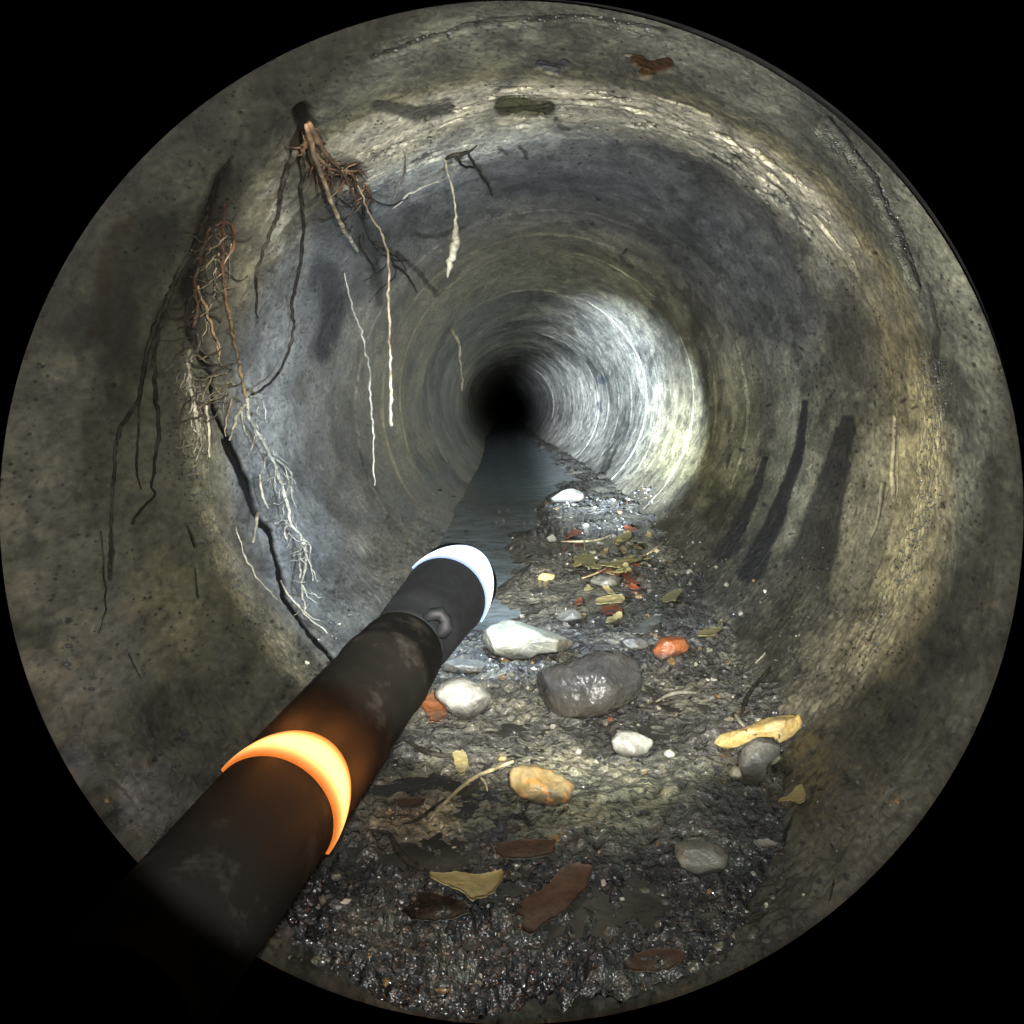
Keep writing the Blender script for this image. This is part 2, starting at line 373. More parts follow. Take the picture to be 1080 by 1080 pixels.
    for pts, (w0, w1), colr, st, soft, dep in STROKES:
        a = np.array(pts); m = max(w0, w1) * 2.2 + 14
        k = (P[:, 0] > a[:, 0].min() - m) & (P[:, 0] < a[:, 0].max() + m) & (P[:, 1] > a[:, 1].min() - m) & (P[:, 1] < a[:, 1].max() + m)
        k = np.nonzero(k)[0]
        if len(k) == 0: continue
        amp = min(4.5, max(w0, w1) * (.2 if soft <= .35 else .9))
        d, t = poly_dist(P[k] + jit[k] * amp, pts); w = w0 + (w1 - w0) * t
        fade = 1 - sstep(.7, 1, t) * (.75 if w1 > 20 else 0)
        q = sstep(1 + soft * .6, max(.02, 1 - soft * .8), d / w) * st * fade
        g = q > 0
        kk = k[g]; qq = q[g]
        sc_[kk] = sc_[kk] * (1 - qq[:, None]) + np.array(colr) * qq[:, None]; sa[kk] = sa[kk] * (1 - qq) + qq
        if dep: inw[kk] -= dep * .001 * qq
    stain[:, :3] = sc_ / np.maximum(sa, 1e-4)[:, None]; stain[:, 3] = np.clip(sa, 0, 1)
    wet = np.zeros(len(Y)) + .06 + .15 * sstep(.2, .5, nA)
    for pts, w, v in WETS:
        d, t = poly_dist(P, pts); e = sstep(w * 1.5, w * .5, d + jit[:, 0] * w * .9) * v
        wet = np.maximum(wet, e); inw += e * .0022 * np.abs(fbm(N3, 170, 2, 81)) * (w < 20)
    wet = np.maximum(wet, mudz * .35); inw += mudz * .0045 * np.abs(fbm(N3, 62, 3, 95)) * sstep(2.6, 1.6, Y)
    muddy = sstep(.1, -.5, uz) * sstep(.9, .72, Y)
    inw += muddy * .0025 * np.abs(fbm(N3, 50, 4, 91)); wet = np.maximum(wet, muddy * .5)
    wet = wet * (1 - .9 * np.clip(sa, 0, 1))
    if mouth: inw = inw * sstep(Y0 - .002, Y0 + .035, Y)
    V = base.copy(); V[:, 0] -= ux * inw; V[:, 2] -= uz * inw
    if mouth:
        k = Y < Y0 + 1e-6; V[k] = base[k]
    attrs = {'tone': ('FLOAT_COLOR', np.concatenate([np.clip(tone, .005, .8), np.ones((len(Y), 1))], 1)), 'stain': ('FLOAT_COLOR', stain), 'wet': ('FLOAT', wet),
             'pitting': ('FLOAT_COLOR', np.stack([sstep(0, .2, fbm(N3, 11, 3, 401)), sstep(-.04, .16, fbm(N3, 23, 3, 402)), .5 + .5 * nA, np.ones(len(Y))], -1))}
    Fc = grid_faces(nth, ny, True)
    if mouth:                                                  # outer shell behind the lip
        oy = np.array([Y0 + .0, .72, .76, .80, y1]); orr = np.array([0, .018, .03, .035, .035]) + RP
        OV = []
        for a, b in zip(oy, orr):
            cxx, czz = centre(max(a, Y0)); OV.append(np.stack([cxx + b * np.sin(th), np.full(nth, a), czz + b * np.cos(th)], -1))
        OV = np.concatenate(OV[1:]); n0 = len(V)
        V = np.concatenate([V, OV]); f2 = grid_faces(nth, 4, True) + n0
        j = np.arange(nth); j2 = (j + 1) % nth
        f1 = np.stack([j, j2, n0 + j2, n0 + j], -1)
        Fc = np.concatenate([Fc, f1, f2])
        for kk in attrs:
            dt, arr = attrs[kk]; ad = np.full((len(OV),) + arr.shape[1:], .1); attrs[kk] = (dt, np.concatenate([arr, ad]))
    o = mesh('pipe_wall', V, Fc, MWALL, attrs=attrs); tag(o, kind='structure'); return o
Q = 1.0
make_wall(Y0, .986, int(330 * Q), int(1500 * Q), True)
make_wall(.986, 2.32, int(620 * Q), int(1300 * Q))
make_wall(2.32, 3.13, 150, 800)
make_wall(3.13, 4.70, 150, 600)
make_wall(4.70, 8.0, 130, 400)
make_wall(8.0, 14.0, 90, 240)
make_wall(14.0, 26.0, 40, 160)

# silt bed
ny, nu = 820, 640
ys = np.concatenate([np.linspace(Y0 + .0015, 1.25, 520, endpoint=False), np.exp(np.linspace(math.log(1.25), math.log(20), 300))])
uu = np.linspace(-1, 1, nu); YY, UU = np.meshgrid(ys, uu, indexing='ij'); YY = YY.ravel(); UU = UU.ravel()
cxx, _ = centre(YY); XX = cxx + UU * (silt_wid(YY) + .012 * np.clip((YY - Y0) / .03, 0, 1))
ZZ = silt_z(XX, YY)
Psi = np.stack([540 + F * XX / YY, 540 - F * ZZ / YY], -1)
tn = np.ones((len(YY), 3)); 
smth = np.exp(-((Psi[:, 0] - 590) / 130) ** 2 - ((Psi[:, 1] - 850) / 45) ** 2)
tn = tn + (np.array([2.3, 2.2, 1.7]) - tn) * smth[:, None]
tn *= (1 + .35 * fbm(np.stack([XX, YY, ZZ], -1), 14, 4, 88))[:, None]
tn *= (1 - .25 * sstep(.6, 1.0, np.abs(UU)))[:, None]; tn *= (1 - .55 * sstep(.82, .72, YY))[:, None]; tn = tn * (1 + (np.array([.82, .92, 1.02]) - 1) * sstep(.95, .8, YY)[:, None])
red = np.exp(-((Psi[:, 0] - 430) / 60) ** 2 - ((Psi[:, 1] - 860) / 40) ** 2); tn = tn + (np.array([2.0, 1.45, 1.0]) - tn) * (red * .6)[:, None]  # orange lamp's spill of light painted into the mud tone
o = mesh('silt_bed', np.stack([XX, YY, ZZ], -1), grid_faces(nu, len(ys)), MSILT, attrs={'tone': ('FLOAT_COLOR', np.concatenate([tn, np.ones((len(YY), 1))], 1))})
tag(o, kind='structure')
# shallow water
ys = np.concatenate([np.linspace(.70, 1.12, 80, endpoint=False), np.exp(np.linspace(math.log(1.12), math.log(20), 200))]); uu = np.linspace(-1.02, 1, 40)
YY, UU = np.meshgrid(ys, uu, indexing='ij'); YY = YY.ravel(); UU = UU.ravel(); cxx, czz = centre(YY)
right_edge = .15 + sstep(1.5, 3.2, YY) * .8 + sstep(1.15, .95, YY) * .62
XX = cxx + np.where(UU > right_edge, right_edge, UU) * (silt_wid(YY) + .006)
uu2 = (UU + 1.02) / 2.02 * (right_edge + 1.02) - 1.02; XX = cxx + uu2 * (silt_wid(YY) + .006)
ZZ = czz - RP * frac(YY) - .006 + .0052 * sstep(1.25, 1.0, YY)
o = mesh('water', np.stack([XX, YY, ZZ], -1), grid_faces(40, len(ys)), MWATER, attrs={'tone': ('FLOAT_COLOR', np.concatenate([np.array([.05, .049, .043]) + (np.array([.24, .30, .35]) - np.array([.05, .049, .043])) * sstep(1.05, 1.4, YY)[:, None], np.ones((len(YY), 1))], 1))}); tag(o, kind='structure')  # bluish far tone paints the tip lamp's glow into the murky water

# ------------------------------------------------------------------ stones, leaves, twigs
def resample(pts, n, closed=True):
    p = np.array(pts, float); q = np.vstack([p, p[:1]]) if closed else p
    # Catmull-Rom softened outline
    out = []
    m = len(p)
    for i in range(m if closed else m - 1):
        if closed: a, b, c_, d = p[(i - 1) % m], p[i], p[(i + 1) % m], p[(i + 2) % m]
        else: a, b, c_, d = p[max(i - 1, 0)], p[i], p[i + 1], p[min(i + 2, m - 1)]
        for t in np.linspace(0, 1, 12, endpoint=False):
            out.append(.5 * ((2 * b) + (-a + c_) * t + (2 * a - 5 * b + 4 * c_ - d) * t ** 2 + (-a + 3 * b - 3 * c_ + d) * t ** 3))
    if not closed: out.append(p[-1])
    out = np.array(out); e = np.vstack([out, out[:1]]) if closed else out
    L = np.concatenate([[0], np.cumsum(np.linalg.norm(np.diff(e, axis=0), axis=1))])
    tt = np.linspace(0, L[-1], n, endpoint=not closed)
    return np.stack([np.interp(tt, L, e[:, k]) for k in range(e.shape[1])], -1)
NO = 88
def stone(name, pts, mat, depth=.8, rough=.12, seed=0, sink=2, smooth=True, planes=11, facet=.5, parent=None):
    """a lump whose front outline has these corners; it rests in the silt"""
    pts = np.array(pts, float); bx = pts[:, 0].mean(); by = pts[:, 1].max()
    y = hit_floor(bx, by - sink)[1]
    rs_ = np.random.default_rng(seed + 5)
    pp0 = np.vstack([pts, pts[:1]]); lin = np.concatenate([np.linspace(pp0[i], pp0[i + 1], 8, endpoint=False) for i in range(len(pts))])
    out = .6 * resample(lin, NO) + .4 * resample(pts, NO); c2 = out.mean(0)
    tt_ = np.linspace(0, 2 * math.pi, NO, endpoint=False); jj = sum(rs_.normal() * np.cos(k * tt_ + rs_.uniform(0, 6)) / k for k in range(3, 14))
    out = c2 + (out - c2) * (1 + rough * .25 * jj)[:, None]
    wpx = np.ptp(out[:, 0]); hpx = np.ptp(out[:, 1]); dm = max(wpx, hpx) * .5 / F * y * depth; dm = min(dm, .05)
    V = []; n = 25
    for k in range(n):
        a = -math.pi / 2 + math.pi * (k + .5) / n
        sc = math.cos(a) ** facet; yy = y + dm * math.sin(a)
        q = c2 + (out - c2) * sc
        # the silhouette keeps its size, the lower half sinks in
        for px, py in q: V.append([(px - 540) / F * y, yy, (540 - py) / F * y])
    V.append([(c2[0] - 540) / F * y, y - dm, (540 - c2[1]) / F * y]); V.append([(c2[0] - 540) / F * y, y + dm, (540 - c2[1]) / F * y])
    V = np.array(V); size = wpx / F * y
    cen = V.mean(0); d = V - cen
    nn = fbm(V + seed * 3.7, 2.2 / size, 3, seed)[:, None]; n2 = fbm(V + seed, 9 / size, 3, seed + 5)[:, None]
    V = cen + d * (1 + rough * nn)
    ext = np.abs(V - cen).max(0) + 1e-9
    for _ in range(planes):                     # broken faces
        nv = rs_.normal(size=3) * [1, 1, 1]; nv[1] = -abs(nv[1]) if rs_.random() < .8 else nv[1]; nv /= np.linalg.norm(nv)
        q = (V - cen) / ext; h_ = q @ nv; lim = rs_.uniform(.72, .95) * h_.max(); ex = np.maximum(h_ - lim, 0)
        V = cen + (q - nv * (ex * .9)[:, None]) * ext
    V = V + (V - cen) * (rough * .45 * n2) + .035 * size * fbm(V + seed, 26 / size, 3, seed + 9)[:, None] * (V - cen) / (np.linalg.norm(V - cen, axis=1)[:, None] + 1e-6) * .5
    Fc = grid_faces(NO, n, True).tolist(); b = len(V) - 2
    for j in range(NO):
        Fc.append([b, (j + 1) % NO, j]); Fc.append([b + 1, (n - 1) * NO + j, (n - 1) * NO + (j + 1) % NO])
    return mesh(name, V, Fc, mat, parent, smooth)
NLF = 72
def leaf(name, pts, mat, lift=.004, curl=.006, th=.0009, seed=0, parent=None):
    """a flat scrap lying on the silt (or wall): outline points dropped on the surface"""
    out = resample(pts, NLF); c2 = out.mean(0); rs_ = np.random.default_rng(seed)
    tt_ = np.linspace(0, 2 * math.pi, NLF, endpoint=False); jj = sum(rs_.normal() * np.cos(k * tt_ + rs_.uniform(0, 6)) / k ** .7 for k in range(3, 26))
    out = c2 + (out - c2) * (1 + .085 * jj)[:, None]
    hc = hit_floor(*c2); V = []; K = 7
    H = np.array([hit_floor(px, py) for px, py in out[::6]])
    # fit a gentle plane so a leaf does not take on every grain
    A = np.c_[H[:, 0], H[:, 1], np.ones(len(H))]; co, *_ = np.linalg.lstsq(A, H[:, 2], rcond=None)
    def onp(px, py):
        dx, dz = (px - 540) / F, (540 - py) / F
        den = dz - co[0] * dx - co[1]
        y = co[2] / den if abs(den) > 1e-4 else hc[1]
        y = float(np.clip(y, hc[1] * .93, hc[1] * 1.07)); return unproj(px, py, y)
    for side in (0, 1):
        for k in range(K):
            f = (k + 1) / K
            for px, py in c2 + (out - c2) * f:
                p = onp(px, py); p[2] += lift + (0 if side == 0 else -th); V.append(p)
    c0 = onp(*c2); V.append(c0 + [0, 0, lift]); V.append(c0 + [0, 0, lift - th])
    V = np.array(V); rr_ = np.linalg.norm(V[:, :2] - c0[:2], axis=1); rr_ /= rr_.max() + 1e-9
    V[:, 2] += curl * (rr_ ** 2) * (.4 + .9 * fbm(V + seed * 2.1, 45, 2, seed)) + .0012 * fbm(V, 160, 2, seed + 3)
    Fc = []; n = NLF
    for side in (0, 1):
        o_ = side * K * n
        for k in range(K - 1):
            for j in range(n):
                q = [o_ + k * n + j, o_ + k * n + (j + 1) % n, o_ + (k + 1) * n + (j + 1) % n, o_ + (k + 1) * n + j]
                Fc.append(q if side else q[::-1])
        for j in range(n):
            t = [2 * K * n + side, o_ + j, o_ + (j + 1) % n]; Fc.append(t[::-1] if side else t)
    for j in range(n):
        a, b = (K - 1) * n + j, (K - 1) * n + (j + 1) % n; Fc.append([a, b, b + K * n, a + K * n])
    return mesh(name, V, Fc, mat, parent, True)
def tube3(name, pts, rad, mat, parent=None, sides=9, wob=.15, seed=0, extra=None):
    P = np.array(pts, float); R_ = np.array(rad, float); n = len(P)
    V = []; T = np.gradient(P, axis=0); T /= np.linalg.norm(T, axis=1)[:, None] + 1e-12
    up = np.array([.13, -.9, .4]); 
    for i in range(n):
        a = np.cross(T[i], up); a /= np.linalg.norm(a) + 1e-9; b = np.cross(T[i], a)
        for j in range(sides):
            t = 2 * math.pi * j / sides; w = R_[i] * (1 + wob * math.sin(3.1 * i + 2 * j + seed) * .5)
            V.append(P[i] + w * (a * math.cos(t) + b * math.sin(t)))
    Fc = []
    for i in range(n - 1):
        for j in range(sides):
            Fc.append([i * sides + j, i * sides + (j + 1) % sides, (i + 1) * sides + (j + 1) % sides, (i + 1) * sides + j])
    V.append(P[0] - T[0] * R_[0] * .5); V.append(P[-1] + T[-1] * R_[-1]); b0 = n * sides
    for j in range(sides):
        Fc.append([b0, (j + 1) % sides, j]); Fc.append([b0 + 1, (n - 1) * sides + j, (n - 1) * sides + (j + 1) % sides])
    return np.array(V), Fc
def join(parts):
    V = []; Fc = []; o = 0
    for v, f in parts:
        V.append(v); Fc += [[i + o for i in q] for q in f]; o += len(v)
    return np.concatenate(V), Fc
def wall_path(pts, n, off, hang_from=None):
    q = resample(pts, n, False)
    if hang_from is not None:                    # hangs free: same distance as the place it grows from
        y = hit_wall(*hang_from, off)[1]
        return np.array([unproj(a, b, y) for a, b in q]), q
    return np.array([hit_wall(a, b, off) for a, b in q]), q
def rootlet(pts, w, off=.006, hang=None, n=None, seed=0, jit=.7, mat=None):
    L = sum(math.dist(a, b) for a, b in zip(pts, pts[1:])); n = n or max(6, int(L / 5))
    rs = random.Random(seed * 77 + int(pts[0][0]))
    P, q = wall_path(pts, n, off, hang)
    k = P[:, 1] / F; wv = np.interp(np.linspace(0, 1, n), np.linspace(0, 1, len(w)), w) * .5 * k
    for i in range(1, n - 1): P[i] += np.array([rs.gauss(0, jit), rs.gauss(0, jit), rs.gauss(0, jit)]) * k[i]
    wv = wv * np.array([rs.uniform(.8, 1.2) for _ in range(n)])
    return tube3('', P, np.maximum(wv, .0003), None, seed=seed)

def gradmat(name, c_top, c_bot, seedscale=90, rough=(.35, .6)):
    s = NT(name); g = s.t.nodes.new('ShaderNodeTexCoord').outputs['Generated']; sp = s.n('ShaderNodeSeparateXYZ', i_0=g)
    c = s.mix(sp.outputs['Z'], c_bot, c_top); n1 = s.noise(seedscale, 4)
    c = s.mix(s.ramp(n1, [(.38, .85), (.62, 0.)]), c, tuple(x * .35 for x in c_top)); c = s.mix(s.ramp(s.noise(30, 3), [(.45, 0.), (.65, .7)]), c, (.07, .055, .04))
    return s.out(c, s.ramp(n1, [(.3, rough[0]), (.7, rough[1])]), s.bump(n1, .5, .001))
M_dark = simple('dark_root_bark', (.012, .010, .008), (.03, .024, .018), scale=150, rough=(.55, .8), spec=.15)
M_red = gradmat('reddish_root', (.13, .045, .02), (.36, .25, .12))
M_tan = simple('tan_root', (.28, .16, .07), (.55, .42, .24), scale=110)
M_tant = gradmat('tan_root_pale_tip', (.22, .10, .04), (.75, .68, .45))
M_pale = simple('pale_root', (.22, .20, .14), (.48, .45, .33), scale=150)
M_hang = gradmat('hanging_root', (.16, .13, .08), (.66, .61, .44))
M_whit = simple('white_rootlet', (.22, .20, .15), (.55, .52, .41), scale=180)
M_thin = simple('grey_root', (.2, .19, .16), (.42, .40, .33), scale=150)

G1 = 'roots growing in through the pipe joint'
ROOTS = [
 # name, label, strands [(pts, widths, off, hang)], mat
 ('tree_root', 'short thick tan root with pale tip sticking out of the dark hole at upper left', [([(323, 132), (330, 160), (338, 182), (346, 205), (358, 232), (368, 250), (377, 264)], [5, 5.2, 4.8, 4.4, 4], .022, None)], M_tant),
 ('tree_root', 'reddish brown root stub beside the short thick tan root', [([(326, 130), (336, 150), (346, 165), (358, 180)], [7, 7, 4, 2], .012, None), ([(330, 160), (342, 172), (352, 176)], [5, 4, 2], .014, None), ([(324, 142), (326, 160), (333, 178)], [5, 4, 2], .01, None)], M_red),
 ('tree_root', 'orange root fibre running just behind the tip of the thick tan root', [([(338, 186), (344, 200), (350, 214), (357, 228)], [3, 4, 4, 2], .010, None)], simple('orange_root', (.35, .10, .03), (.55, .2, .07), scale=140)),
 ('tree_root', 'long slender root with a bright white tip hanging freely left of the far tunnel opening', [([(374, 180), (382, 208), (391, 228), (401, 244), (408, 262), (410, 285), (409, 312), (411, 340), (412, 385), (413, 448)], [2, 2.2, 2.6, 3.2, 2.8, 3.2, 3.8], .02, (385, 210))], M_hang),
 ('tree_root', 'thin wavy grey root hanging on the left wall, left of the white tipped root', [([(362, 285), (368, 310), (376, 335), (384, 365), (390, 395), (392, 430), (394, 470), (395, 512)], [1.8, 2.6, 3, 2.4, 1.6], .01, (366, 300))], M_thin),
 ('tree_root', 'slender root hanging from the crown that ends in a pale swollen pod', [([(464, 150), (472, 180), (478, 205), (480, 222), (481, 245), (480, 258), (477, 270), (474, 282), (472, 292)], [2, 2.2, 2.4, 2.6, 2, 2.4, 6, 10, 8, 2], .012, (472, 175))], M_pale),
 ('tree_root', 'short pale rootlet hanging in front of the dark far opening', [([(477, 347), (483, 362), (486, 380), (487, 412)], [5, 3, 2.5, 3], .01, (478, 349))], M_pale),
 ('tree_root', 'small black forked twig stuck to the crown right of the pod root', [([(470, 168), (480, 163), (492, 160), (503, 153)], [3, 5, 4, 1.5], .006, None), ([(494, 160), (498, 170), (508, 186), (519, 206)], [3, 3, 3, 2], .006, None), ([(480, 166), (488, 174), (500, 177)], [3, 3, 2], .006, None)], M_dark),
 ('tree_root', 'short curved pale fibre slanting left across the grey upper wall', [([(470, 189), (450, 196), (430, 206), (414, 220)], [1.5, 2.5, 2.8, 1.5], .005, None)], M_thin),
 ('tree_root', 'thin bent fibre standing above the curved pale fibre on the upper wall', [([(427, 158), (426, 186), (419, 198), (413, 216)], [1.5, 2.2, 2, 1], .005, None)], M_thin),
 ('tree_root', 'black root running down from the hole and bending left to the hairy root tuft', [([(320, 160), (318, 200), (320, 240), (318, 270), (312, 300), (308, 325), (310, 350), (303, 375), (293, 395), (280, 408), (262, 419)], [5, 3.5, 3.5, 4, 3, 3, 2.5], .008, None)], M_dark),
 ('tree_root', 'black root curving down from the hole left of the whitish scale patch', [([(312, 160), (298, 192), (294, 222), (283, 250), (274, 275), (270, 300), (272, 335)], [7, 5, 4, 3.5, 3, 2], .007, None)], M_dark),
 ('tree_root', 'longest black root, far left, forking down the olive wall', [([(245, 165), (230, 190), (218, 225), (205, 258), (188, 290), (175, 320), (163, 345), (154, 375), (149, 405), (147, 420), (133, 442), (123, 460), (120, 500), (117, 550), (116, 600)], [3, 6, 5, 6, 5, 4.5, 4, 3.5, 3], .006, None), ([(176, 318), (163, 370), (163, 400), (165, 430), (168, 455), (163, 490), (160, 512), (163, 522), (150, 535), (140, 552)], [4, 4, 5, 4, 3, 3], .006, None), ([(147, 425), (146, 460), (143, 492), (149, 516)], [3, 2.5, 2.5, 1.5], .005, None)], M_dark),
 ('tree_root', 'thin dark rootlet low on the far left wall below the longest black root', [([(106, 560), (110, 600), (112, 640), (104, 668)], [2, 2.5, 2, 1], .004, None)], M_dark),
 ('tree_root', 'long reddish root descending on the left wall and turning tan at its lower end', [([(237, 215), (235, 245), (235, 280), (238, 310), (243, 340), (250, 370), (256, 400), (261, 422)], [3, 3.5, 3, 3.5, 3.5, 3], .010, None), ([(228, 238), (240, 234), (248, 245), (246, 262), (236, 278)], [2.5, 3, 3, 3, 2], .010, None)], M_red),
 ('tree_root', 'short tan root slanting beside the reddish root on the left wall', [([(209, 302), (217, 328), (226, 350), (232, 376)], [2.5, 3.5, 3, 2], .009, None)], M_tan),
 ('tree_root', 'brown root looped around the dark patch at the left', [([(212, 275), (207, 290), (205, 305), (208, 325), (204, 345)], [3, 4, 4, 3], .01, None), ([(222, 240), (214, 262), (210, 280)], [3, 4, 3], .01, None)], simple('brown_root', (.06, .03, .015), (.14, .075, .04), scale=130)),
 ('tree_root', 'short white rootlet hanging left of the wide crack', [([(197, 380), (201, 405), (205, 428), (209, 455)], [2.5, 4, 3.5, 4], .007, None), ([(203, 425), (210, 440), (212, 452)], [2, 3, 2], .006, None)], M_whit),
 ('tree_root', 'pale rootlet with a pointed tip just right of the short white rootlet', [([(218, 428), (220, 452), (221, 482)], [3, 3, 2], .008, None)], M_pale),
 ('tree_root', 'hairy pale root tuft spreading down beside the wide crack', [
   ([(261, 420), (263, 440), (271, 455), (281, 475), (290, 490), (297, 510), (303, 535), (308, 555), (316, 565), (322, 580), (321, 600), (318, 618), (322, 642)], [4, 4, 3.5, 4, 3.5, 3, 3, 2.2], .012, None),
   ([(261, 420), (251, 438), (246, 452), (242, 464)], [3, 3.5, 2], .01, None), ([(264, 418), (275, 420), (280, 430), (281, 446)], [2, 2.2, 1.6], .01, None),
   ([(285, 482), (298, 490), (308, 500), (307, 520), (312, 535)], [2, 2.2, 1.6], .01, None), ([(292, 500), (284, 506), (275, 508)], [1.6, 1.6, 1.2], .01, None),
   ([(306, 550), (300, 560), (303, 570)], [2, 2, 1.4], .01, None), ([(312, 560), (326, 575), (327, 600), (330, 612)], [2, 1.8, 1.2], .01, None), ([(318, 570), (316, 600), (322, 625), (334, 636)], [2, 2, 1.4], .01, None),
   ([(297, 510), (305, 512), (312, 520)], [1.4, 1.5, 1], .01, None), ([(290, 552), (300, 549), (306, 556)], [1.5, 1.6, 1.2], .01, None), ([(320, 640), (326, 650), (340, 655)], [2, 1.6, 1.2], .008, None), ([(270, 455), (266, 470), (262, 480)], [1.5, 1.5, 1], .01, None),
   ([(300, 492), (304, 505), (302, 520)], [1.2, 1.4, 1], .012, None), ([(255, 432), (258, 455), (268, 470)], [1.4, 2, 1.2], .009, None)], M_whit),
 ('tree_root', 'short pale root crossing the wide crack', [([(274, 500), (277, 522), (283, 536)], [2, 3, 2], .008, None)], M_pale),
 ('tree_root', 'small pale peg of root at the left edge of the wide crack', [([(272, 540), (269, 556), (267, 572)], [3.5, 3, 2], .008, None)], M_pale),
 ('tree_root', 'very thin pale fibre curving low on the left wall above the lamp pole', [([(249, 556), (258, 585), (272, 610), (292, 632)], [1.6, 2, 2, 1.6], .005, None)], M_thin),
 ('tree_root', 'thin whitish rootlet lying along the end of the crack beside the lamp pole', [([(296, 612), (306, 630), (322, 648), (345, 668)], [1.6, 2.4, 2, 2], .006, None)], M_whit),
]
def hairs(path, n, spread, ln, w, off, seed, drop=1.0):
    rs = random.Random(seed); out = []; q = resample(path, 60, False)
    for _ in range(n):
        x, y = q[rs.randrange(60)]; x += rs.gauss(0, spread * .4); pts = [(x, y)]; a = rs.uniform(-1.0, 1.0); l = rs.uniform(.4, 1) * ln
        for _k in range(4):
            a += rs.gauss(0, .5); x += l / 4 * math.sin(a); y += l / 4 * (math.cos(a) * drop + (1 - drop) * rs.uniform(-1, 1)); pts.append((x, y))
        ww = w * rs.uniform(.6, 1.2); out.append((pts, [ww, ww, ww * .5], off + rs.uniform(-.003, .006), None))
    return out
ROOTS[19][2].extend(hairs([(262, 425), (272, 455), (290, 490), (300, 520), (310, 555), (320, 580), (322, 640)], 46, 10, 26, 1.1, .011, 5))
ROOTS.append(('tree_root', 'tangle of fine dark brown rootlets on the left wall around the reddish root', hairs([(232, 225), (225, 260), (214, 300), (210, 350), (208, 400), (215, 440)], 60, 22, 42, 2.0, .007, 9), simple('tangle_root', (.02, .015, .01), (.06, .042, .028), scale=130)))
ROOTS.append(('tree_root', 'thin straw coloured rootlets among the brown tangle on the left wall', hairs([(236, 235), (232, 280), (226, 330), (232, 380), (246, 420)], 34, 14, 44, 1.7, .009, 22), simple('straw_root', (.13, .10, .055), (.30, .24, .14), scale=130)))
ROOTS.append(('tree_root', 'pale crusted rootlets in a loose tangle left of the wide crack', hairs([(195, 370), (200, 400), (206, 440), (212, 470)], 26, 14, 26, 1.6, .006, 12), simple('crust_root', (.22, .19, .13), (.45, .42, .33), scale=130)))
ROOTS.append(('tree_root', 'mat of short brown rootlets under the mouth of the dark hole', hairs([(326, 135), (338, 160), (352, 178), (372, 182), (380, 200)], 46, 14, 36, 2.6, .008, 15), simple('mat_root', (.05, .022, .01), (.19, .10, .05), scale=130)))
ROOTS.append(('tree_root', 'thin black rootlets hanging in a row right of the dark hole', hairs([(372, 190), (392, 250), (420, 290)], 14, 26, 60, 2.2, .006, 18), M_dark))
for i, (nm, lb, strands, mt) in enumerate(ROOTS):
    parts = [rootlet(p, w, off, hang, seed=i * 13 + k) for k, (p, w, off, hang) in enumerate(strands)]
    v, f = join(parts); o = mesh(nm, v, f, mt); tag(o, lb, 'root', G1)

# stones
M_cream = simple('cream_stone', mud=True, c1=(.26, .245, .17), c2=(.50, .47, .34), scale=45, rough=(.25, .5))
M_white = simple('white_quartz', mud=True, c1=(.34, .34, .30), c2=(.56, .56, .50), scale=60, rough=(.12, .35))
M_slab = simple('dark_wet_rock', mud=True, c1=(.035, .036, .038), c2=(.095, .096, .098), scale=40, rough=(.07, .28), bump=1.0)
M_grey = simple('grey_stone', mud=True, c1=(.10, .10, .09), c2=(.22, .21, .18), scale=70, rough=(.2, .5))
M_pgry = simple('pale_grey_stone', mud=True, c1=(.17, .17, .145), c2=(.32, .31, .26), scale=60, rough=(.3, .55))
M_orng = simple('orange_brick', mud=True, c1=(.34, .10, .03), c2=(.52, .18, .06), scale=55, rough=(.25, .5))
M_ochr = simple('ochre_stone', mud=True, c1=(.30, .20, .07), c2=(.55, .45, .24), scale=40, rough=(.2, .5), speck=(.6, .25, .06))
M_wood = simple('rotten_yellow_wood', (.35, .23, .07), (.75, .60, .26), scale=60, rough=(.35, .6), speck=(.09, .045, .015))
M_yel = simple('yellow_leaf', (.28, .23, .08), (.55, .47, .22), scale=60, rough=(.5, .8), dirt=.5)
M_oliv = simple('olive_leaf', (.24, .22, .09), (.34, .32, .15), scale=30, rough=(.55, .8), dirt=.2)
M_brwn = simple('brown_leaf', (.045, .026, .017), (.095, .05, .03), scale=45, rough=(.4, .75))
M_dkbr = simple('sodden_leaf', (.035, .02, .012), (.07, .04, .02), scale=45, rough=(.45, .75))
M_rust = simple('rust_leaf', (.16, .035, .012), (.28, .08, .03), scale=60)
M_shade = simple('hollow_shade', (.006, .005, .004), (.014, .011, .008), scale=60, rough=(.25, .5))  # black for the sheet that paints shade in the hollow
M_twig = simple('pale_twig', (.42, .33, .16), (.66, .56, .34), scale=120)
def blob(cx, cy, w, h, k=9, seed=0):
    rs = random.Random(seed + int(cx * 7 + cy)); return [(cx + w / 2 * math.cos(2 * math.pi * i / k) * rs.uniform(.8, 1.12), cy + h / 2 * math.sin(2 * math.pi * i / k) * rs.uniform(.8, 1.12)) for i in range(k)]
GS = 'stones lying in the silt'; GL = 'leaf and bark scraps on the silt'; GT = 'twigs on the silt'
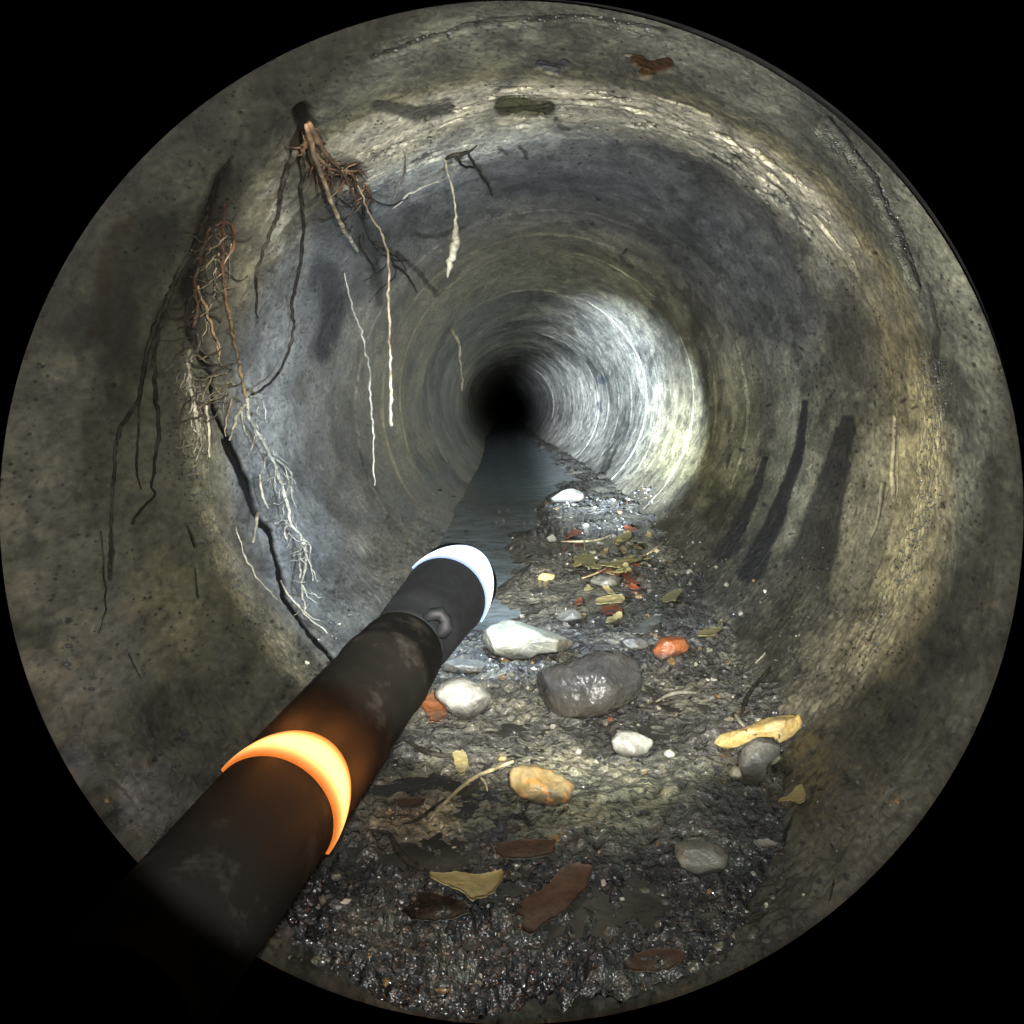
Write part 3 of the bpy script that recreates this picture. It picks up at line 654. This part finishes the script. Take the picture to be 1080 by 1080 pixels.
STN = [
 ('stone', 'largest cream stone, low and triangular with a pointed right end, beside the glowing white lamp', [(505, 674), (515, 661), (530, 655), (548, 656), (564, 662), (584, 668), (610, 680), (598, 686), (570, 688), (560, 694), (540, 695), (518, 689)], M_cream, .7, .045),
 ('stone', 'rounded whitish stone touching the right side of the lamp pole', [(460, 728), (470, 717), (490, 715), (508, 722), (517, 735), (512, 750), (495, 759), (475, 757), (462, 745)], M_white, .9, .10),
 ('rock', 'large flat dark grey wet rock in the middle of the pipe floor', [(558, 722), (570, 705), (600, 697), (630, 686), (655, 691), (672, 704), (679, 725), (668, 744), (640, 752), (600, 755), (568, 748)], M_slab, .55, .14),
 ('stone', 'smooth pale stone farthest down the pipe at the water edge', [(581, 524), (590, 518), (605, 515), (615, 520), (616, 529), (600, 533), (586, 532)], M_pgry, .7, .06),
 ('stone', 'pale grey angular stone alone on the dark near mud at lower right', [(710, 894), (728, 886), (752, 889), (768, 896), (766, 911), (757, 922), (735, 923), (717, 915)], M_pgry, .8, .07),
 ('stone', 'glossy white stone among glinting grit right of the middle', [(645, 781), (655, 771), (675, 771), (688, 780), (686, 792), (662, 798), (647, 793)], M_white, .8, .16),
 ('stone', 'lumpy ochre and cream stone in the near middle of the floor', [(539, 816), (548, 808), (566, 810), (590, 817), (606, 830), (598, 844), (580, 850), (560, 847), (544, 838)], M_ochr, .7, .22),
 ('brick_fragment', 'bright orange rounded brick fragment on the right of the floor', [(688, 686), (698, 673), (715, 668), (727, 674), (724, 687), (706, 695), (691, 699)], M_orng, .8, .08),
 ('stone', 'grey stone propped under the yellow rotten wood piece', [(783, 790), (800, 777), (820, 778), (823, 792), (811, 804), (803, 826), (786, 828), (779, 806)], M_grey, .6, .12),
 ('stone', 'small cream stone under the right end of the yellow wood', blob(816, 801, 18, 18), M_cream, .8, .12),
 ('stone', 'small white stone at the left foot of the propped grey stone', blob(777, 816, 20, 14), M_cream, .8, .15),
 ('stone', 'small bright yellow pebble on the water edge left of the leaf litter', blob(577, 609, 19, 10), simple('yellow_pebble', (.6, .47, .16), (.85, .72, .36), scale=60), .8, .08),
 ('stone', 'small squarish white pebble above the yellow pebble', blob(582, 569, 12, 11), M_pgry, .8, .1),
 ('stone', 'flat grey stone in the middle of the leaf litter', blob(640, 614, 36, 15), M_grey, .8, .14),
 ('stone', 'rounded grey stone at the lower left of the leaf litter', blob(602, 650, 30, 16), M_grey, .8, .12),
 ('stone', 'tiny round pebble on the right wall side above the orange fragment', blob(727, 604, 9, 8), M_pgry, .8, .1),
 ('stone', 'long low olive stone below the cream triangular stone', blob(490, 703, 50, 18), M_grey, .7, .15),
 ('stone', 'flat grey stone between the leaf litter and the dark rock', blob(668, 679, 36, 16), M_grey, .8, .12),
 ('stone', 'tiny white pebble nearest the far dark opening', blob(525, 489, 5, 4), M_white, .8, .1),
 ('stone', 'tiny white pebble left of the farthest pale stone', blob(552, 521, 6, 5), M_white, .8, .1),
 ('stone', 'tiny pale pebble right above the leaf litter', blob(618, 554, 8, 5), M_pgry, .8, .1),
 ('stone', 'small shiny white pebble left of the glossy white stone', blob(610, 793, 9, 8), M_white, .8, .1),
 ('stone', 'small white pebble right of the glossy white stone', blob(706, 796, 13, 11), M_white, .8, .12),
 ('stone', 'pale pebble at the root side of the lamp pole collar', blob(470, 700, 14, 9), M_pgry, .8, .1),
 ('stone', 'ochre crumb beside the lower end of the ochre stone', blob(530, 800, 12, 8), M_ochr, .8, .2),
]
for i, (nm, lb, pts, mt, dp, rg) in enumerate(STN):
    o = stone(nm, pts, mt, dp, rg, seed=i + 3); tag(o, lb, 'brick fragment' if 'brick' in nm else nm, GS if nm != 'brick_fragment' else None)
o = stone('wood_piece', [(751, 789), (760, 776), (785, 768), (815, 757), (841, 751), (846, 764), (836, 776), (829, 787), (821, 777), (800, 776), (780, 786), (764, 793)], M_wood, .25, .13, seed=77, facet=.3, planes=20); tag(o, 'jagged yellow piece of rotten wood leaning on the grey stone at the right', 'wood')
LV = [
 ('leaf', 'pale olive leaf curling over a black hollow in the near mud', [(450, 944), (475, 938), (500, 941), (531, 943), (526, 955), (515, 964), (500, 968), (480, 956)], M_oliv, .012, .010),
 ('leaf', 'black sheet painting the shade under the left end of the pale olive leaf', [(424, 956), (447, 946), (475, 951), (495, 965), (470, 976), (432, 973)], M_shade, .003, .003),  # dark sheet laid where only shade falls under the leaf
 ('leaf', 'large reddish brown leaf lying in the near mud, bottom centre', [(546, 968), (575, 945), (600, 925), (621, 931), (618, 948), (602, 962), (585, 980), (558, 992)], M_brwn, .006, .008),
 ('bark_chip', 'flat brown bark chip above the reddish brown leaf', [(520, 904), (545, 896), (587, 897), (577, 910), (545, 916)], M_brwn, .006, .004),
 ('leaf', 'small yellow leaf on the right, beyond the orange brick fragment', [(737, 672), (745, 664), (758, 658), (763, 661), (756, 670), (745, 675)], M_yel, .003, .003),
 ('leaf', 'pale leaf scrap on the dark mud below the yellow wood', [(820, 850), (832, 844), (845, 833), (849, 845), (845, 852), (832, 850)], M_yel, .004, .006),
 ('leaf', 'bright yellow leaf strip lying across the leaf litter', [(636, 599), (652, 595), (668, 590), (680, 590), (668, 597), (655, 602), (640, 602)], M_yel, .006, .003),
 ('leaf', 'rust red leaf behind the yellow leaf strip', [(660, 598), (680, 598), (679, 614), (663, 619), (656, 608)], M_rust, .002, .003),
 ('leaf', 'pale folded leaf at the upper right of the leaf litter', [(644, 574), (652, 569), (663, 564), (665, 571), (652, 577)], M_yel, .006, .003),
 ('leaf', 'light olive leaf at the left of the leaf litter', [(604, 592), (618, 588), (627, 590), (627, 601), (612, 600)], M_oliv, .005, .003),
 ('leaf', 'cream leaf scrap at the lower edge of the leaf litter', [(628, 637), (645, 633), (658, 635), (656, 640), (640, 642), (629, 643)], M_yel, .006, .003),
 ('leaf', 'rust red scrap just under the cream leaf scrap', [(634, 644), (652, 642), (656, 648), (640, 651)], M_rust, .003, .003),
 ('leaf', 'long grey leaf lying between the leaf litter and the orange fragment', [(664, 669), (678, 659), (697, 653), (692, 664), (676, 673)], M_pgry, .004, .004),
 ('leaf', 'small olive leaf right of the leaf litter near the wall', [(696, 636), (705, 629), (718, 627), (713, 635), (702, 639)], M_oliv, .004, .003),
 ('leaf', 'thin pale scrap on the water left of the yellow pebble', [(555, 592), (566, 590), (578, 592), (566, 594)], M_pgry, .002, .001),
 ('leaf', 'thin pale scrap on the water below the yellow pebble', [(554, 636), (563, 633), (570, 635), (562, 638)], M_pgry, .002, .001),
 ('leaf', 'orange brown leaf tucked against the rounded whitish stone', [(446, 748), (455, 738), (466, 742), (473, 755), (463, 767), (452, 762)], simple('orange_leaf', (.28, .09, .03), (.5, .2, .08), scale=60), .004, .006),
 ('leaf', 'small yellow leaf on the pale twig', [(478, 805), (484, 799), (491, 803), (494, 817), (484, 825)], M_yel, .006, .003),
 ('leaf', 'narrow dark scrap right of the near pale grey stone', [(795, 893), (808, 890), (820, 896), (806, 899)], M_pgry, .003, .003),
 ('leaf', 'dull brown leaf half buried at the bottom right of the mud', [(655, 1020), (680, 1008), (708, 1006), (722, 1014), (705, 1026), (672, 1030)], M_dkbr, .003, .003),
 ('leaf', 'orange brown leaf scrap on the mud beside the glowing orange lamp', [(418, 852), (430, 846), (446, 849), (448, 855), (432, 860)], M_brwn, .003, .004),
]
rl = random.Random(31)
for _ in range(34):
    cx0, cy0 = rl.gauss(648, 26), rl.gauss(603, 24)
    if cx0 < 596 or cx0 > 712 or cy0 < 548: continue
    ww, hh = rl.uniform(6, 20), rl.uniform(2.5, 7); a0 = rl.uniform(-.35, .35); nn_ = 7
    pts = [(cx0 + math.cos(k / nn_ * 6.283) * ww / 2 * rl.uniform(.6, 1.2), cy0 + math.sin(k / nn_ * 6.283) * hh / 2 * rl.uniform(.6, 1.2) - math.cos(k / nn_ * 6.283) * ww / 2 * a0) for k in range(nn_)]
    LV.append(('leaf_scrap', 'small torn scrap of wet leaf in the litter beyond the dark rock', pts, rl.choice([M_yel, M_yel, M_oliv, M_brwn, M_rust, M_pgry]), rl.uniform(.002, .008), rl.uniform(.003, .008)))
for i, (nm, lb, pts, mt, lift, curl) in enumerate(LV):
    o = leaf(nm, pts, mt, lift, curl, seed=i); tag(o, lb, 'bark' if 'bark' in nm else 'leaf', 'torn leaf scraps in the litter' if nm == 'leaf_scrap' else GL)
def floor_tube(pts, w, lift=.003, seed=0):
    n = max(8, int(sum(math.dist(a, b) for a, b in zip(pts, pts[1:])) / 5)); q = resample(pts, n, False)
    P = np.array([hit_floor(a, b, lift) for a, b in q]); 
    ys_ = P[:, 1]; lin = np.polyval(np.polyfit(np.linspace(0, 1, n), ys_, min(2, n - 1)), np.linspace(0, 1, n)); 
    lin = np.minimum(lin, ys_ + .002)
    P = np.array([unproj(a, b, y) for (a, b), y in zip(q, lin)])
    r_ = np.interp(np.linspace(0, 1, n), np.linspace(0, 1, len(w)), w) * .5 * P[:, 1] / F
    return tube3('', P, r_, None, seed=seed)
TW = [
 ('twig', 'pale straight twig with a yellow leaf lying in the near middle', [([(452, 866), (468, 848), (488, 829), (505, 818), (541, 803)], [1.5, 3.5, 4, 4.5, 3]), ([(505, 818), (512, 826), (514, 834)], [3, 2.5, 1.5])], M_twig),
 ('twig', 'black curved stick beside the orange lit stretch of the lamp pole', [([(431, 782), (445, 791), (462, 796), (480, 798)], [3, 6, 6, 3])], M_dark),
 ('twig', 'dark bent stick running to the left of the pale twig', [([(425, 869), (441, 864), (455, 853), (470, 842)], [2, 4, 3, 2])], M_dark),
 ('twig', 'thick black crooked stick below the glowing orange lamp', [([(388, 876), (409, 879), (420, 897), (435, 912), (452, 919)], [3, 4, 8, 8, 3])], M_dark),
 ('twig', 'short whitish curved twig below the orange brick fragment', [([(692, 740), (705, 733), (718, 730), (734, 731)], [1.5, 4, 4.5, 2])], M_whit),
 ('twig', 'black twig rising up the right wall behind the yellow wood', [([(783, 755), (785, 742), (795, 724), (810, 708), (823, 690)], [3, 5, 4, 4, 2])], M_dark),
 ('twig', 'pale thin straw above the black twig on the right wall', [([(797, 699), (810, 686), (824, 667)], [1.5, 2.6, 1.5])], M_whit),
 ('twig', 'stubby pale twig end standing above the yellow wood', [([(775, 753), (781, 762), (787, 768)], [5, 4, 3])], M_pale),
 ('twig', 'thin pale twig across the top of the leaf litter', [([(592, 571), (615, 571), (632, 569), (648, 563)], [1.6, 2.4, 2.2, 1.5]), ([(616, 571), (617, 580)], [2, 1.2])], M_twig),
 ('twig', 'short thin straw right of the yellow leaf strip', [([(682, 585), (692, 578), (701, 571)], [1.5, 2.8, 1.5])], M_twig),
 ('twig', 'thin pale straw running left from the yellow leaf strip', [([(614, 610), (628, 605), (640, 599)], [1.5, 2.4, 2])], M_twig),
 ('twig', 'thin dark root fibre on the mud at the far lower right', [([(876, 890), (884, 905), (880, 930), (874, 955)], [2, 4, 3.5, 2])], M_dark),
 ('twig', 'black stick standing in the mud left of the pale leaf scrap', [([(838, 858), (830, 875), (826, 892)], [3, 4, 3])], M_dark),
]
for i, (nm, lb, strands, mt) in enumerate(TW):
    v, f = join([floor_tube(p, w, seed=i) for p, w in strands]); o = mesh(nm, v, f, mt); tag(o, lb, 'twig', GT)

# loose grit: one mass
s = NT('grit'); c = s.attr('gc'); nn = s.noise(300, 3)
MGRIT = s.out(s.mix(s.ramp(nn, [(.35, .5), (.6, 0.)]), c, s.mix(1.0, c, (.4, .4, .4), 'MULTIPLY')), s.ramp(nn, [(.3, .08), (.7, .4)]), s.bump(nn, .5, .001), .6)
ico = [(0, 0, 1)] + [(math.cos(k * 1.2566) * .894, math.sin(k * 1.2566) * .894, .447) for k in range(5)] + [(math.cos(k * 1.2566 + .628) * .894, math.sin(k * 1.2566 + .628) * .894, -.447) for k in range(5)] + [(0, 0, -1)]
icf = [(0, 1 + k, 1 + (k + 1) % 5) for k in range(5)] + [(1 + k, 6 + k, 1 + (k + 1) % 5) for k in range(5)] + [(1 + (k + 1) % 5, 6 + k, 6 + (k + 1) % 5) for k in range(5)] + [(11, 6 + (k + 1) % 5, 6 + k) for k in range(5)]
# subdivide once
vs = [np.array(v, float) for v in ico]; fs = []; ed = {}
def midp(a, b):
    k = (min(a, b), max(a, b))
    if k not in ed: m = (vs[a] + vs[b]); vs.append(m / np.linalg.norm(m)); ed[k] = len(vs) - 1
    return ed[k]
for a, b, c_ in icf:
    ab, bc, ca = midp(a, b), midp(b, c_), midp(c_, a); fs += [(a, ab, ca), (b, bc, ab), (c_, ca, bc), (ab, bc, ca)]
SV = np.array(vs); SF = np.array(fs); NG = 9000
yy = .682 + (rng.random(NG) ** 2.0) * 1.9; cx_, _ = centre(yy); u_ = rng.uniform(-1.22, 1.22, NG)
clump = fbm(np.stack([cx_ + u_ * .2, yy, yy * 0], -1), 11, 3, 201)
keep = (rng.random(NG) < (.35 + .65 * sstep(.8, 1.0, yy)) * np.clip(.45 + 1.6 * clump, .08, 1)) & ~((u_ < -.15) & (yy > 1.25) & (rng.random(NG) > .06)) & ((np.abs(u_) < 1) | (rng.random(NG) < 1.15 - 5 * (np.abs(u_) - 1)))
yy = yy[keep]; u_ = u_[keep]; cx_ = cx_[keep]; NG = len(yy)
xx = cx_ + u_ * silt_wid(yy); zz = np.maximum(np.maximum(silt_z(xx, yy), np.where((u_ < 0) & (yy > 1.25), centre(yy)[1] - RP * frac(yy) - .006, -9)), centre(yy)[1] - np.sqrt(np.maximum(0, (RP - .003) ** 2 - (xx - cx_) ** 2)))
ne = 350; ye = rng.uniform(.675, .80, ne); te = np.clip(rng.normal(0, .42, ne), -.95, .95); cxe, cze = centre(ye)
xe = cxe + (RP - .003) * np.sin(te); ze = np.maximum(cze - (RP - .003) * np.cos(te), silt_z(xe, ye))
xx = np.concatenate([xx, xe]); yy = np.concatenate([yy, ye]); zz = np.concatenate([zz, ze]); NG = len(xx)
rad = (.0007 + .0026 * rng.random(NG) ** 3.2) * (.75 + .45 * yy)
pal = np.array([(.05, .05, .05), (.09, .085, .07), (.14, .13, .10), (.03, .03, .03), (.3, .28, .2), (.45, .43, .36), (.2, .13, .06), (.16, .06, .03)]); pw = np.array([.36, .20, .12, .22, .04, .02, .03, .01])
gc = pal[rng.choice(8, NG, p=pw / pw.sum())] * rng.uniform(.7, 1.25, (NG, 1))
axs = rng.uniform(.5, 1.35, (NG, 3)); Vg = SV[None] * axs[:, None] * (1 + .22 * rng.standard_normal((NG, len(SV), 1))) * rad[:, None, None]
a_ = rng.uniform(0, 6.28, NG); ca, sa_ = np.cos(a_)[:, None], np.sin(a_)[:, None]
Vx = Vg[..., 0] * ca - Vg[..., 1] * sa_; Vy = Vg[..., 0] * sa_ + Vg[..., 1] * ca
Vg = np.stack([Vx + xx[:, None], Vy + yy[:, None], Vg[..., 2] * .8 + (zz + rad * .25)[:, None]], -1).reshape(-1, 3)
Fg = (SF[None] + (np.arange(NG) * len(SV))[:, None, None]).reshape(-1, 3)
o = mesh('gravel', Vg, Fg, MGRIT, smooth=False, attrs={'gc': ('FLOAT_COLOR', np.concatenate([np.repeat(gc, len(SV), 0), np.ones((NG * len(SV), 1))], 1))})
tag(o, 'fine wet gravel and grit spread over the silt', 'gravel', kind='stuff')

# beads of water clinging to the wall and to the wet mud
DB = []
rsd = random.Random(4)
for (pts, w, v), nn_ in zip(WETS[:9], (260, 190, 130, 60, 90, 150, 60, 60, 110)):
    q = resample(pts, 80, False)
    for _ in range(nn_):
        a, b = q[rsd.randrange(80)]; a += rsd.gauss(0, w * .5); b += rsd.gauss(0, w * .5)
        p = hit_wall(a, b, .0012); big = .55 if pts[0][1] < 150 else 1.0; DB.append((*p, big * (rsd.uniform(.0005, .0011) + .0012 * rsd.random() ** 5)))
for _ in range(700):
    a = rsd.gauss(680, 120) if rsd.random() < .5 else rsd.uniform(330, 860); b = rsd.gauss(800, 70) if rsd.random() < .5 else rsd.uniform(700, 1060)
    p = hit_floor(a, b, .0008); DB.append((*p, rsd.uniform(.0006, .0013) + .0012 * rsd.random() ** 3))
for _ in range(80):
    a = rsd.gauss(560, 130); b = rsd.uniform(900, 1050); p = hit_floor(a, b, .001); DB.append((*p, rsd.uniform(.0015, .0025)))
for _ in range(40):
    a = rsd.gauss(680, 60); b = rsd.gauss(800, 28); p = hit_floor(a, b, .001); DB.append((*p, rsd.uniform(.0014, .0024)))
DB = [d for d in DB if d[1] > .676 and math.hypot(d[0] - centre(d[1])[0], d[2] - centre(d[1])[1]) < RP]
DB = np.array(DB); nd = len(DB)
Vd = (SV[None] * (rng.uniform(.7, 1.6, (nd, 1, 3)) * [1, 1, .6]) * DB[:, None, 3:4] + DB[:, None, :3]).reshape(-1, 3)
s = NT('water_beads'); MBEAD = s.out((.06, .06, .06), .04, None, 1.0, IOR=1.6)
o = mesh('water_droplets', Vd, (SF[None] + (np.arange(nd) * len(SV))[:, None, None]).reshape(-1, 3), MBEAD); tag(o, 'tiny glinting water droplets on the pipe wall and mud', 'droplets', kind='stuff')

# ------------------------------------------------------------------ the lamp pole
D = .070; yA = D * F / 160; yB = D * F / 86
A = unproj(203, 966, yA); B = unproj(481, 615, yB); AX = B - A; LEN = np.linalg.norm(AX); AX /= LEN; A = A - AX * .07; LEN += .07
def fside(p):
    v = -p / np.linalg.norm(p); v = v - AX * (v @ AX); return v / np.linalg.norm(v)
VF = fside((A + B) / 2); VS = np.cross(AX, VF)
def pp(s_, r, ph): return A + AX * s_ + r * (VF * math.cos(ph) + VS * math.sin(ph))
def topx(p): return np.array([540 + F * p[0] / p[1], 540 - F * p[2] / p[1]])
R_P = D / 2
def find_s(tx, ty, r):
    best = None
    for k in range(2001):
        s_ = LEN * (k / 2000 * 1.1); q = topx(pp(s_, r, 0)); d = math.hypot(q[0] - tx, q[1] - ty)
        if best is None or d < best[0]: best = (d, s_)
    return best[1]
s_o0, s_o1 = find_s(325, 815, R_P), find_s(351, 786, R_P)
s_w0, s_w1 = find_s(497, 601, R_P), find_s(513, 588, R_P)
s_col = find_s(453, 650, R_P)
def lathe(name, prof, mat, parent, seg=72):
    V = [pp(s_, r, 2 * math.pi * j / seg) for s_, r in prof for j in range(seg)]
    Fc = grid_faces(seg, len(prof), True)[:, ::-1].tolist()
    V.append(A + AX * prof[0][0]); V.append(A + AX * prof[-1][0]); b = len(V) - 2
    for j in range(seg):
        Fc.append([b, j, (j + 1) % seg]); Fc.append([b + 1, (len(prof) - 1) * seg + (j + 1) % seg, (len(prof) - 1) * seg + j])
    return mesh(name, np.array(V), Fc, mat, parent)
s = NT('black_rubber'); n1 = s.noise(240, 4); n2 = s.noise(14, 3)
sc_r = s.noise(26, 5, .7); MRUB = s.out(s.mix(s.ramp(sc_r, [(.56, 0.), (.68, .8)]), s.ramp(n2, [(.3, (.006, .0055, .0045)), (.7, (.012, .0105, .0085))]), (.035, .031, .025)), s.ramp(n2, [(.35, .6), (.65, .85)]), s.bump(n1, .25, .0006), .10)
s = NT('dark_plastic_head'); n1 = s.noise(120, 4)
MHEAD = s.out((.013, .014, .016), s.ramp(n1, [(.3, .55), (.7, .75)]), s.bump(n1, .15, .0005), .4)
def glow(name, cc, ce, strength, base):
    s = NT(name); g = s.attr('core', 'Fac')
    e = s.mix(g, ce, cc)
    return s.out(base, .6, None, .1, Emission_Color=e, Emission_Strength=s.math('MULTIPLY_ADD', s.math('POWER', g, 3.0), strength * .8, strength * .2))
pole = root('lamp_pole', A, 'thick black pole with a glowing orange ring and a glowing white tip', 'lamp')
lathe('shaft', [(0, R_P * .98), (.002, R_P), (s_o0 - .001, R_P), (s_o0, R_P * .99)], MRUB, pole)
lathe('sleeve', [(s_o0 + .0002, R_P * .985), (s_o1 + .002, R_P * 1.0), (s_col - .10, R_P * .95), (s_col - .055, R_P * .92), (s_col - .053, R_P * .955), (s_col - .043, R_P * .955), (s_col - .040, R_P * .92), (s_col - .012, R_P * .90), (s_col - .002, R_P * .87), (s_col, R_P * .82)], MRUB, pole)
hd = lathe('lamp_head', [(s_col + .0003, R_P * .78), (s_col + .012, R_P * .80), (s_col + .03, R_P * .84), (s_col + .032, R_P * .88), (s_col + .05, R_P * .9), (s_w0 - .004, R_P * .97), (s_w0, R_P * 1.0), (s_w1 + .0015, R_P), (s_w1 + .0045, R_P * .88)], MHEAD, pole)
def crescent(name, s0, s1, mat, proud=.0016, half=math.radians(88), pw_=.8):
    n, m = 61, 13; V = []; core = []
    for i in range(n):
        ph = -half + 2 * half * i / (n - 1); w = (s1 - s0) * max(math.cos(ph * .985), .02) ** pw_ + .0008
        for j in range(m):
            t = j / (m - 1); V.append(pp(s0 + w * t, R_P + proud * math.sin(math.pi * min(1, max(0, t))) ** .5 + .0004, ph))
            core.append(min(1, (math.sin(math.pi * t) ** .7) * 1.15 * (max(math.cos(ph), 0) ** .5)))
    for i in range(n):
        ph = -half + 2 * half * i / (n - 1); w = (s1 - s0) * max(math.cos(ph * .985), .02) ** pw_ + .0008
        for j in range(m): V.append(pp(s0 + w * j / (m - 1), R_P - .002, ph)); core.append(0)
    f = grid_faces(m, n); Fc = f.tolist() + (f[:, ::-1] + n * m).tolist(); k = n * m
    for i in range(n - 1):
        for j in (0, m - 1): q = [i * m + j, (i + 1) * m + j, (i + 1) * m + j + k, i * m + j + k]; Fc.append(q if j else q[::-1])
    return mesh(name, np.array(V), Fc, mat, pole, attrs={'core': ('FLOAT', core)})
crescent('orange_lamp', s_o0 + .0004, s_o1, glow('orange_glow', (1, .46, .14), (1, .24, .035), 3.2, (.12, .04, .01)))
crescent('white_lamp', s_w0, s_w1 + .001, glow('white_glow', (.92, .96, 1.0), (.36, .55, 1.0), 5, (.15, .18, .2)), half=math.radians(85), pw_=1.1)  # blue border colour paints the lamp's bloom into its edge
# bracket on the head
v, f = tube3('', [pp(s_col + .006, R_P * .82, -.05), pp(s_col + .007, R_P * .98, .02), pp(s_col + .009, R_P * 1.08, .12), pp(s_col + .010, R_P * 1.08, .28), pp(s_col + .010, R_P * 1.02, .40), pp(s_col + .008, R_P * .84, .5)], [.003, .0045, .005, .0042, .0062, .005], None, sides=12, wob=.3)
mesh('bracket', v, f, MHEAD, pole)

# ------------------------------------------------------------------ lights
def lamp(name, kind, loc, energy, color, size, target=None, angle=None, blend=.2):
    l = bpy.data.lights.new(name, kind); l.energy = energy; l.color = color; l.shadow_soft_size = size
    o = bpy.data.objects.new(name, l); col.objects.link(o); w = W(np.array([loc]))[0]; o.location = w.tolist()
    if target is not None:
        t = W(np.array([target]))[0]; o.rotation_euler = Vector(t - w).to_track_quat('-Z', 'Y').to_euler()
    if angle: l.spot_size = math.radians(angle); l.spot_blend = blend
    return o
# LEDs around the inspection camera's lens
lamp('camera_beam', 'SPOT', (.03, .0, .035), 85, (1.0, .98, .91), .008, unproj(592, 452, 2.0), 39.5, .12)
lamp('camera_flood', 'SPOT', (-.004, .0, .008), 18, (.98, 1.0, .96), .006, unproj(541, 540, 2.0), 49.6, .04)
# the white lamp at the pole's tip shines up the pipe, mostly to the right; added fills follow
tipL = pp(s_w1 + .004, R_P + .012, .5)
lamp('tip_beam', 'SPOT', tipL, 3000, (.70, .83, 1.0), .01, unproj(674, 416, 3.6), 19, 1.0)
lamp('far_fill_spot', 'SPOT', tipL, 13000, (.74, .85, 1.0), .01, unproj(603, 425, 8.0), 7.5, 1.0)  # added narrow fill that brightens the far pipe
lamp('far_fill_flood', 'SPOT', pp(s_w1 + .012, R_P + .004, .2), 34, (1.0, .95, .80), .012, unproj(575, 405, 4.0), 62, 1.0)  # added warm fill for the far pipe, apart from the tip lamp
lamp('halo_fill', 'SPOT', pp(s_w1 + .012, R_P + .004, .0), 9, (.55, .74, 1.0), .012, pp(s_w1 + 1.0, R_P + .004, .0) + np.array([-.35, 0, -.12]), 150, 1.0)  # added fill standing in for the blue halo round the tip
for ph_ in (-.75, 0, .75): lamp('orange_glow', 'POINT', pp(s_o1 + .012, R_P + .019, ph_), .10, (1.0, .34, .07), .009)  # added unseen points beside the ring lamp, spreading orange onto the pole

# damp air
hz = bpy.data.materials.new('damp_air'); hz.use_nodes = True; t = hz.node_tree; t.nodes.remove(t.nodes['Principled BSDF'])
pv = t.nodes.new('ShaderNodeVolumePrincipled'); pv.inputs['Density'].default_value = .05; pv.inputs['Color'].default_value = (.8, .88, 1, 1); pv.inputs['Anisotropy'].default_value = .3
t.links.new(pv.outputs[0], t.nodes['Material Output'].inputs['Volume'])
HAZE = False
if HAZE:
    x0, x1, y0_, y1_, z0, z1 = -2, 2, -1, 27, -4, 4
    V = np.array([(x, y, z) for x in (x0, x1) for y in (y0_, y1_) for z in (z0, z1)], float)
    o = mesh('haze', V, [[0, 1, 3, 2], [4, 6, 7, 5], [0, 4, 5, 1], [2, 3, 7, 6], [0, 2, 6, 4], [1, 5, 7, 3]], hz, smooth=False); tag(o, kind='stuff')

# ------------------------------------------------------------------ world, camera, render
w = bpy.data.worlds.new('World'); bpy.context.scene.world = w; w.use_nodes = True
w.node_tree.nodes['Background'].inputs[0].default_value = (0, 0, 0, 1); w.node_tree.nodes['Background'].inputs[1].default_value = 0.0
cam = bpy.data.cameras.new('camera'); co = bpy.data.objects.new('camera', cam); col.objects.link(co)
cam.sensor_width = 36; cam.lens = 36 * F / 1080; cam.clip_start = .02; cam.clip_end = 200
co.rotation_euler = (math.pi / 2 - PITCH, 0, 0); bpy.context.scene.camera = co
sc = bpy.context.scene
for o in sc.objects:
    if '_o' in o: del o['_o']
sc.view_settings.view_transform = 'Standard'; sc.view_settings.look = 'None'; sc.view_settings.exposure = .3; sc.view_settings.gamma = 1
sc.cycles.use_denoising = True; sc.cycles.max_bounces = 3; sc.cycles.diffuse_bounces = 2; sc.cycles.glossy_bounces = 2; sc.cycles.use_adaptive_sampling = True; sc.cycles.adaptive_threshold = .05; sc.cycles.adaptive_min_samples = 16; sc.cycles.sample_clamp_indirect = 3; sc.cycles.sample_clamp_direct = 0
sc.render.film_transparent = False
